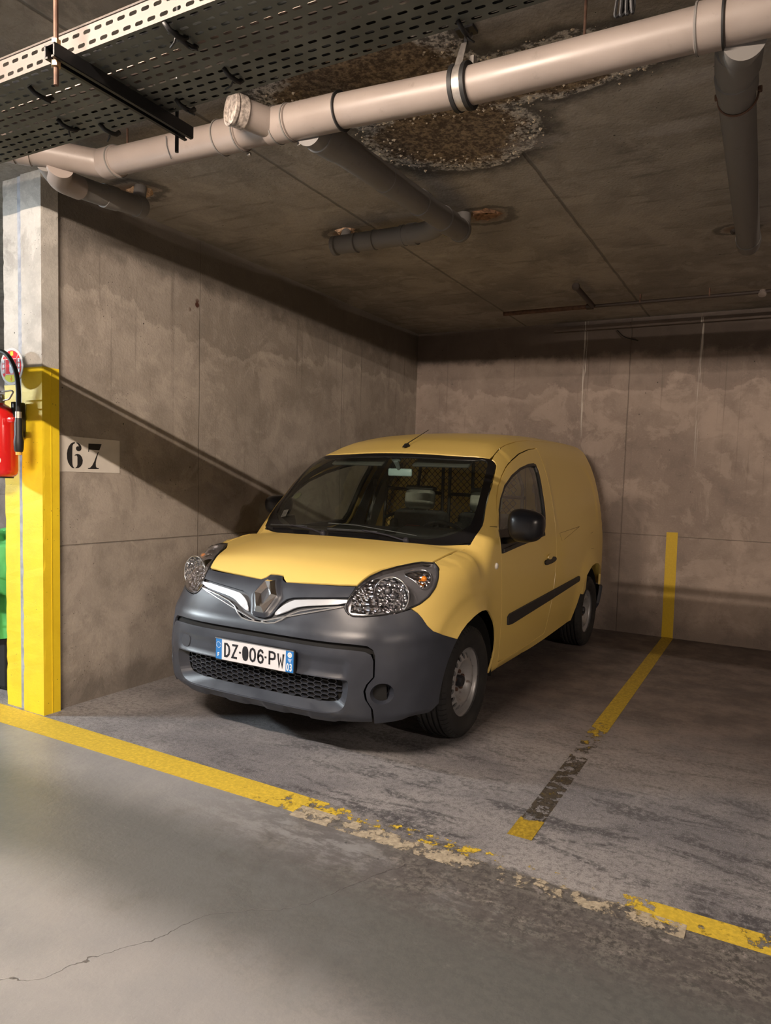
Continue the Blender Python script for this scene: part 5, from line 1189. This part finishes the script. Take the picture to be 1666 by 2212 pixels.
for k in range(-40, 41):
    for s2 in (1, -1):
        pts = []
        for q in np.linspace(.95, 1.70, 16):
            x = k*sp_+s2*(q-1.3); 
            lim = float(np.interp(q, [.95, 1.42, 1.70], [.60, .60, .49]))
            if abs(x) < lim: pts.append((x, yb+.004*s2, q))
        if len(pts) > 1: wm.tube([pts[0], pts[-1]], .0026, 4)
wm.build('wire_mesh', PT, ptn)
MB().box((0, yb+.02, .72), (1.36, .02, .46)).build('partition_sheet', VOID, ptn)
# added light under the roof, there to brighten the load bay
ll = MB().box((0, 2.35, 1.775), (.16, .08, .02), bev=.004).build('load_bay_fill_light', simple('fill_light_body_white', (.7, .7, .68), .5), roof, auto=50)
MB().box((0, 2.35, 1.762), (.13, .055, .008), bev=.002).build('lamp_lens', emis('load_bay_fill_glow', (1, .86, .68), 26), ll)  # glowing lens of the added fill light
# cabin lining, visors, inner mirror, belts
panel('headlining', 'T', tm([(.64, 0), (.66, .5), (.72, .60), (1.45, .56), (1.45, 0)]), simple('headlining_dark', (.035, .036, .035), .8), roof, off=-.035, th=.006, res=.08)
for x in (-.33, .33):
    MB().box((x, .665, 1.575), (.42, .12, .018), Matrix.Rotation(math.radians(28), 3, 'X'), bev=.007).build('sun_visor', simple('visor_grey', (.05, .055, .052), .8), van, auto=50)
im = MB().box((.005, .655, 1.502), (.188, .022, .054), bev=.010).build('inner_mirror', simple('inner_mirror_pale', (.30, .42, .44), .25), van, auto=50)
MB().tube([(.0, .60, 1.58), (.0, .645, 1.525)], [.020, .012], 10).box((0, .60, 1.60), (.07, .03, .05), Matrix.Rotation(.7, 3, 'X'), bev=.01).build('mirror_stem', simple('stem_grey', (.12, .15, .155), .5), im, auto=50)
PIL = simple('pillar_trim_grey', (.10, .105, .10), .7)
for s_ in (1, -1):
    panel('pillar_trim', 'S', [(1.50, .95), (1.62, .95), (1.74, 1.30), (1.80, 1.62), (1.70, 1.66), (1.60, 1.40)], PIL, van, off=-.055, th=.03, res=.06, side=s_)
    MB().tube([(s_*.70, 1.50, 1.45), (s_*.735, 1.50, 1.20), (s_*.76, 1.46, .8)], .012, 8, flat=.5).box((s_*.705, 1.49, 1.42), (.03, .03, .07), bev=.01).build('seat_belt', simple('belt_grey', (.12, .115, .11), .7), van, auto=50)
    MB().box((s_*.655, 2.65, .80), (.18, .9, .12), bev=.05).build('inner_wheel_arch', YP, van, auto=50)
    # ribs of the load bay walls
    for uu in (1.95, 2.45): panel('load_bay_rib', 'S', [(uu, .5), (uu+.09, .5), (uu+.09, 1.62), (uu, 1.62)], YP, van, off=-.03, th=.03, res=.08, side=s_)
for x0_, x1_ in ((-.62, -.30), (-.26, -.03), (.03, .30), (.34, .62)):
    MB().box(((x0_+x1_)/2, 3.29, 1.05), (x1_-x0_, .03, .95), bev=.012).build('inner_door_panel', YP, rear, auto=50)
MB().lathe([(.035, -.02), (.035, 0), (.02, .01), (.001, .01)], (.10, 3.26, 1.16), (0, -1, 0), 16).box((.10, 3.25, 1.12), (.03, .02, .08), bev=.008).build('door_lock', BLK, rear, auto=50)
# ------------------------------------------------------------------ extinguisher, its sign and the next bay
RED = simple('extinguisher_red', (.62, .012, .012), .22, 0, **{'Coat Weight': .6, 'Coat Roughness': .05})
ex = empty('fire_extinguisher', (-.195, -4.645, 1.39), 'red fire extinguisher hanging on the yellow pillar', 'fire extinguisher')
ec = (-.195, -4.645, 0)
def el_(mb, n, m, sm=False, auto=45): return local(mb.build(n, m, ex, sm, auto), ex)
el_(MB().lathe([(.060, 1.392), (.072, 1.398), (.083, 1.412), (.086, 1.43), (.086, 1.715), (.082, 1.745), (.066, 1.778), (.040, 1.798), (.022, 1.806), (.018, 1.815)], (ec[0], ec[1], 0), (0, 0, 1), 40), 'cylinder', RED)
el_(MB().lathe([(.062, 1.385), (.064, 1.396)], (ec[0], ec[1], 0), (0, 0, 1), 32), 'foot_ring', BLK)
el_(MB().lathe([(.02, 1.81), (.022, 1.83), (.018, 1.86), (.001, 1.862)], (ec[0], ec[1], 0), (0, 0, 1), 16).box((ec[0]-.02, ec[1]-.0, 1.845), (.09, .02, .018), bev=.004), 'valve', STEEL)
el_(MB().tube(elbow([(ec[0]-.06, ec[1], 1.872), (ec[0]+.12, ec[1]-.01, 1.877), (ec[0]+.135, ec[1]-.01, 1.868), (ec[0]+.09, ec[1]-.006, 1.83), (ec[0]+.012, ec[1], 1.822)], .012, 4), .0045, 8), 'handle', STEEL)
hose = elbow([(ec[0]-.02, -4.66, 1.85), (ec[0]-.05, -4.70, 1.98), (-.15, -4.72, 2.09), (-.03, -4.71, 2.078), (.037, -4.70, 1.98), (.042, -4.69, 1.88), (.022, -4.68, 1.75)], .07, 10)
el_(MB().tube(hose, .0125, 14), 'hose', RUB, True)
nx0 = (.021, -4.678)
el_(MB().lathe([(.0165, -.02), (.0165, .02)], (*nx0, 1.735), (0, 0, 1), 16), 'hose_ferrule', simple('ferrule_zinc', (.55, .50, .42), .4, .8))
el_(MB().lathe([(.018, 0), (.021, .03), (.021, .09), (.026, .13), (.024, .17), (.020, .185)], (*nx0, 1.72), (0, 0, -1), 18), 'nozzle', BLK)
el_(MB().lathe([(.016, 0), (.016, .02), (.001, .021)], (*nx0, 1.537), (0, 0, -1), 14), 'nozzle_tip', simple('tip_ochre', (.75, .42, .08), .5))
el_(MB().box((-.125, -4.587, 1.72), (.03, .07, .20), bev=.006), 'wall_bracket', BLK)
el_(MB().box((-.02, -4.695, 1.71), (.05, .02, .03), bev=.006), 'hose_clip', RED)
el_(MB().box((ec[0], -4.553, 1.70), (.05, .014, .10), bev=.003), 'hanging_plate', STEEL)
def cyl_pt(a, z, r=.0866): return (ec[0]+r*math.sin(a), ec[1]-r*math.cos(a), z)
def cdisc(a0, z0, r, n, rr): return [cyl_pt(a0+r*math.cos(2*math.pi*k/n)/.086, z0+r*math.sin(2*math.pi*k/n), rr) for k in range(n)]
el_(MB().add(cdisc(.75, 1.485, .022, 24, .0868), [tuple(range(24))]), 'round_seal', simple('seal_cream', (.70, .66, .58), .5))
el_(MB().add([cyl_pt(.75+(x)/.086, 1.485+y, .0872) for x, y in ((-.012, .004), (-.006, .013), (.0, .010), (.006, .014), (.013, .004), (.008, -.004), (.012, -.012), (.0, -.008), (-.010, -.013), (-.006, -.003))], [tuple(range(10))]), 'seal_mark', BLK)
mb = MB()
for k in range(5): mb.add([cyl_pt(.30+dx/.086, 1.462+.010*k+dy, .0869) for dx, dy in ((-.004, 0), (.004, 0), (.004, .006), (-.004, .006))], [(0, 1, 2, 3)])
el_(mb, 'small_print', simple('print_pale', (.8, .7, .65), .5))
# round sign with pictogram
sg = empty('extinguisher_sign', (-.160, -4.60, 2.022), 'round red and white extinguisher sign on the pillar above the extinguisher', 'sign')
SW = simple('sign_white', (.58, .57, .58), .75, 0, **{'Specular IOR Level': .15}); SR = simple('sign_red', (.66, .02, .03), .75, 0, **{'Specular IOR Level': .15}); SY = simple('sign_yellow_green', (.62, .62, .08), .75, 0, **{'Specular IOR Level': .15}); SB = simple('sign_blue_grey', (.55, .62, .70), .75, 0, **{'Specular IOR Level': .15}); SO = simple('sign_orange', (.85, .30, .02), .75, 0, **{'Specular IOR Level': .15}); SK = simple('sign_ink', (.03, .03, .04), .4); SY2 = simple('sign_yellow', (.9, .55, .05), .75, 0, **{'Specular IOR Level': .15})
SC = (-.160, 2.022)
def sp2(d): return lambda a, b, k: (SC[0]+a, -4.602-(d-.0006 if k == 0 else d), SC[1]+b)
def circ(r, a0=0, a1=360, n=48): return [(r*math.cos(math.radians(a0+(a1-a0)*i/n)), r*math.sin(math.radians(a0+(a1-a0)*i/n))) for i in range(n+(0 if a1-a0 >= 360 else 1))]
def sgp(poly, d, n, m): return local(MB().prism(poly, 0, 1, sp2(d)).build(n, m, sg), sg)
local(MB().prism(circ(.105), 0, 1, lambda a, b, k: (SC[0]+a, -4.602+.004*k, SC[1]+b)).build('sign_disc', SW, sg), sg)
local(MB().box((SC[0], -4.57, SC[1]), (.04, .06, .04)).build('sign_mount', BLK, sg), sg)
sgp(circ(.090), .001, 'red_field', SR)
sgp(circ(.090, 220, 320, 20)+[(.052, -.048), (-.052, -.048)], .0018, 'yellow_field', SY)
sgp([(-.052, -.046), (.052, -.046), (.052, .043), (-.052, .043)], .0024, 'white_outline', SW); sgp([(-.048, -.042), (.048, -.042), (.048, .039), (-.048, .039)], .003, 'red_square', SR)
sgp(smooth([(-.014, -.040), (.026, -.040), (.026, .014), (.018, .024), (-.006, .024), (-.014, .014)], 1), .0036, 'bottle_pictogram', SB)
sgp([(-.020, .012), (-.012, .024), (.0, .029), (.0, .024), (-.010, .019), (-.015, .010)], .0036, 'hose_pictogram', SW)
sgp([(-.006, .060), (.020, .060), (.020, .084), (-.006, .084)], .0024, 'yellow_tag', SY2)
sgp([(-.0025, -.052), (.0025, -.052), (.0025, -.068), (.011, -.066), (0, -.084), (-.011, -.066), (-.0025, -.068)], .0026, 'arrow', SO)
mb = MB()
for a, b in (((-.064, .072), (-.052, .045)), ((.064, .066), (.052, .045)), ((-.052, -.046), (-.062, -.064)), ((.052, -.046), (.062, -.064))):
    L, R_, q = stroke_poly([a, b], .003); mb.prism([(L[0].x, L[0].y), (L[1].x, L[1].y), (R_[1].x, R_[1].y), (R_[0].x, R_[0].y)], 0, 1, sp2(.0026))
local(mb.build('white_lines', SW, sg), sg)
for i, chh in enumerate('ABC'):
    y0_ = .030-.028*i; sgp([(-.082, y0_-.011), (-.060, y0_-.011), (-.060, y0_+.013), (-.082, y0_+.013)], .0024, 'white_box', SW); sgp([(.060, y0_-.011), (.080, y0_-.011), (.080, y0_+.013), (.060, y0_+.013)], .0024, 'white_box', SW)
    mb = MB(); text(mb, chh, sp2(.003), -.076, y0_-.007, .015, .009, 0, .0026); local(mb.build('letter', SK, sg), sg)
    ic = [[(.066, y0_-.004), (.074, y0_-.004), (.072, y0_+.008), (.066, y0_+.006)], [(.065+.0, y0_), (.070, y0_-.007), (.075, y0_), (.070, y0_+.008)], [(.066, y0_-.006), (.074, y0_-.006), (.073, y0_+.006), (.067, y0_+.006)]][i]; sgp(ic, .003, 'fire_icon', SK)

# green fabric cover seen past the pillar
GF = NT('green_fabric'); _n = GF.noise(5, 4); GF = GF.end(GF.pr(GF.mix(GF.ramp(_n, .3, .7), (.045, .30, .06), (.10, .48, .12)), .7, 0, GF.bump(_n, .3, .03)))
gx, gy = -.98, -4.14
gc = empty('covered_object', (gx, gy, 0), 'green fabric cover with a navy and white emblem behind the yellow pillar', 'fabric cover')
mb = MB(); nx_, nz_ = 44, 24; V = []
for j in range(nz_+1):
    t_ = j/nz_; z = .36+.62*math.sin(min(1, t_*1.1)*math.pi/2) if t_ < .8 else .98
    sh_ = 1-.12*t_**2 if t_ < .8 else (.88-(t_-.8)*4.2)
    for i in range(nx_):
        a = 2*math.pi*i/nx_; fold = 1+.035*math.sin(a*9+2*t_)*(1-t_*.7)+.02*math.sin(a*17)*(1-t_)
        ca, sa = math.cos(a), math.sin(a); sx = math.copysign(abs(ca)**.5, ca)*.50; sy2_ = math.copysign(abs(sa)**.5, sa)*.34
        V.append((gx+sx*sh_*fold, gy+sy2_*sh_*fold, z+(.012*math.sin(a*9) if j == 0 else 0)+(.03*math.sin(a*3+1)*t_)))
Fc = [(j*nx_+i, j*nx_+(i+1) % nx_, (j+1)*nx_+(i+1) % nx_, (j+1)*nx_+i) for j in range(nz_) for i in range(nx_)]+[tuple(nz_*nx_+i for i in range(nx_))]
local(mb.add(V, Fc).build('cover', GF, gc, True), gc)
local(MB().box((gx, gy, .19), (.86, .54, .34), bev=.02).build('base', VOID, gc), gc)
local(MB().tube([(gx-.35, gy-.24, .06), (gx-.35, gy+.24, .06)], .06, 14).tube([(gx+.35, gy-.24, .06), (gx+.35, gy+.24, .06)], .06, 14).build('castor', BLK, gc, auto=40), gc)
NV = simple('emblem_navy', (.015, .04, .20), .5); WHT = simple('emblem_white', (.75, .82, .80), .5)
gf = lambda d: (lambda a, b, k: (gx+.28+a, gy-.362-(0 if k == 0 else d), .66+b))
mb = MB(); mb.tube([(gx+.28+.20*math.cos(2*math.pi*k/40), gy-.366, .66+.15*math.sin(2*math.pi*k/40)) for k in range(40)], .005, 5, closed=True); local(mb.build('emblem_ring', WHT, gc), gc)
local(MB().prism([(-.22, -.05), (.24, -.07), (.24, .045), (-.22, .075)], 0, 1, gf(.004)).build('emblem_band', NV, gc), gc)
mb = MB(); text(mb, 'ANIN', gf(.008), -.14, -.035, .075, .045, .012, .012); local(mb.build('emblem_letters', WHT, gc), gc)
scn['ready'] = 1
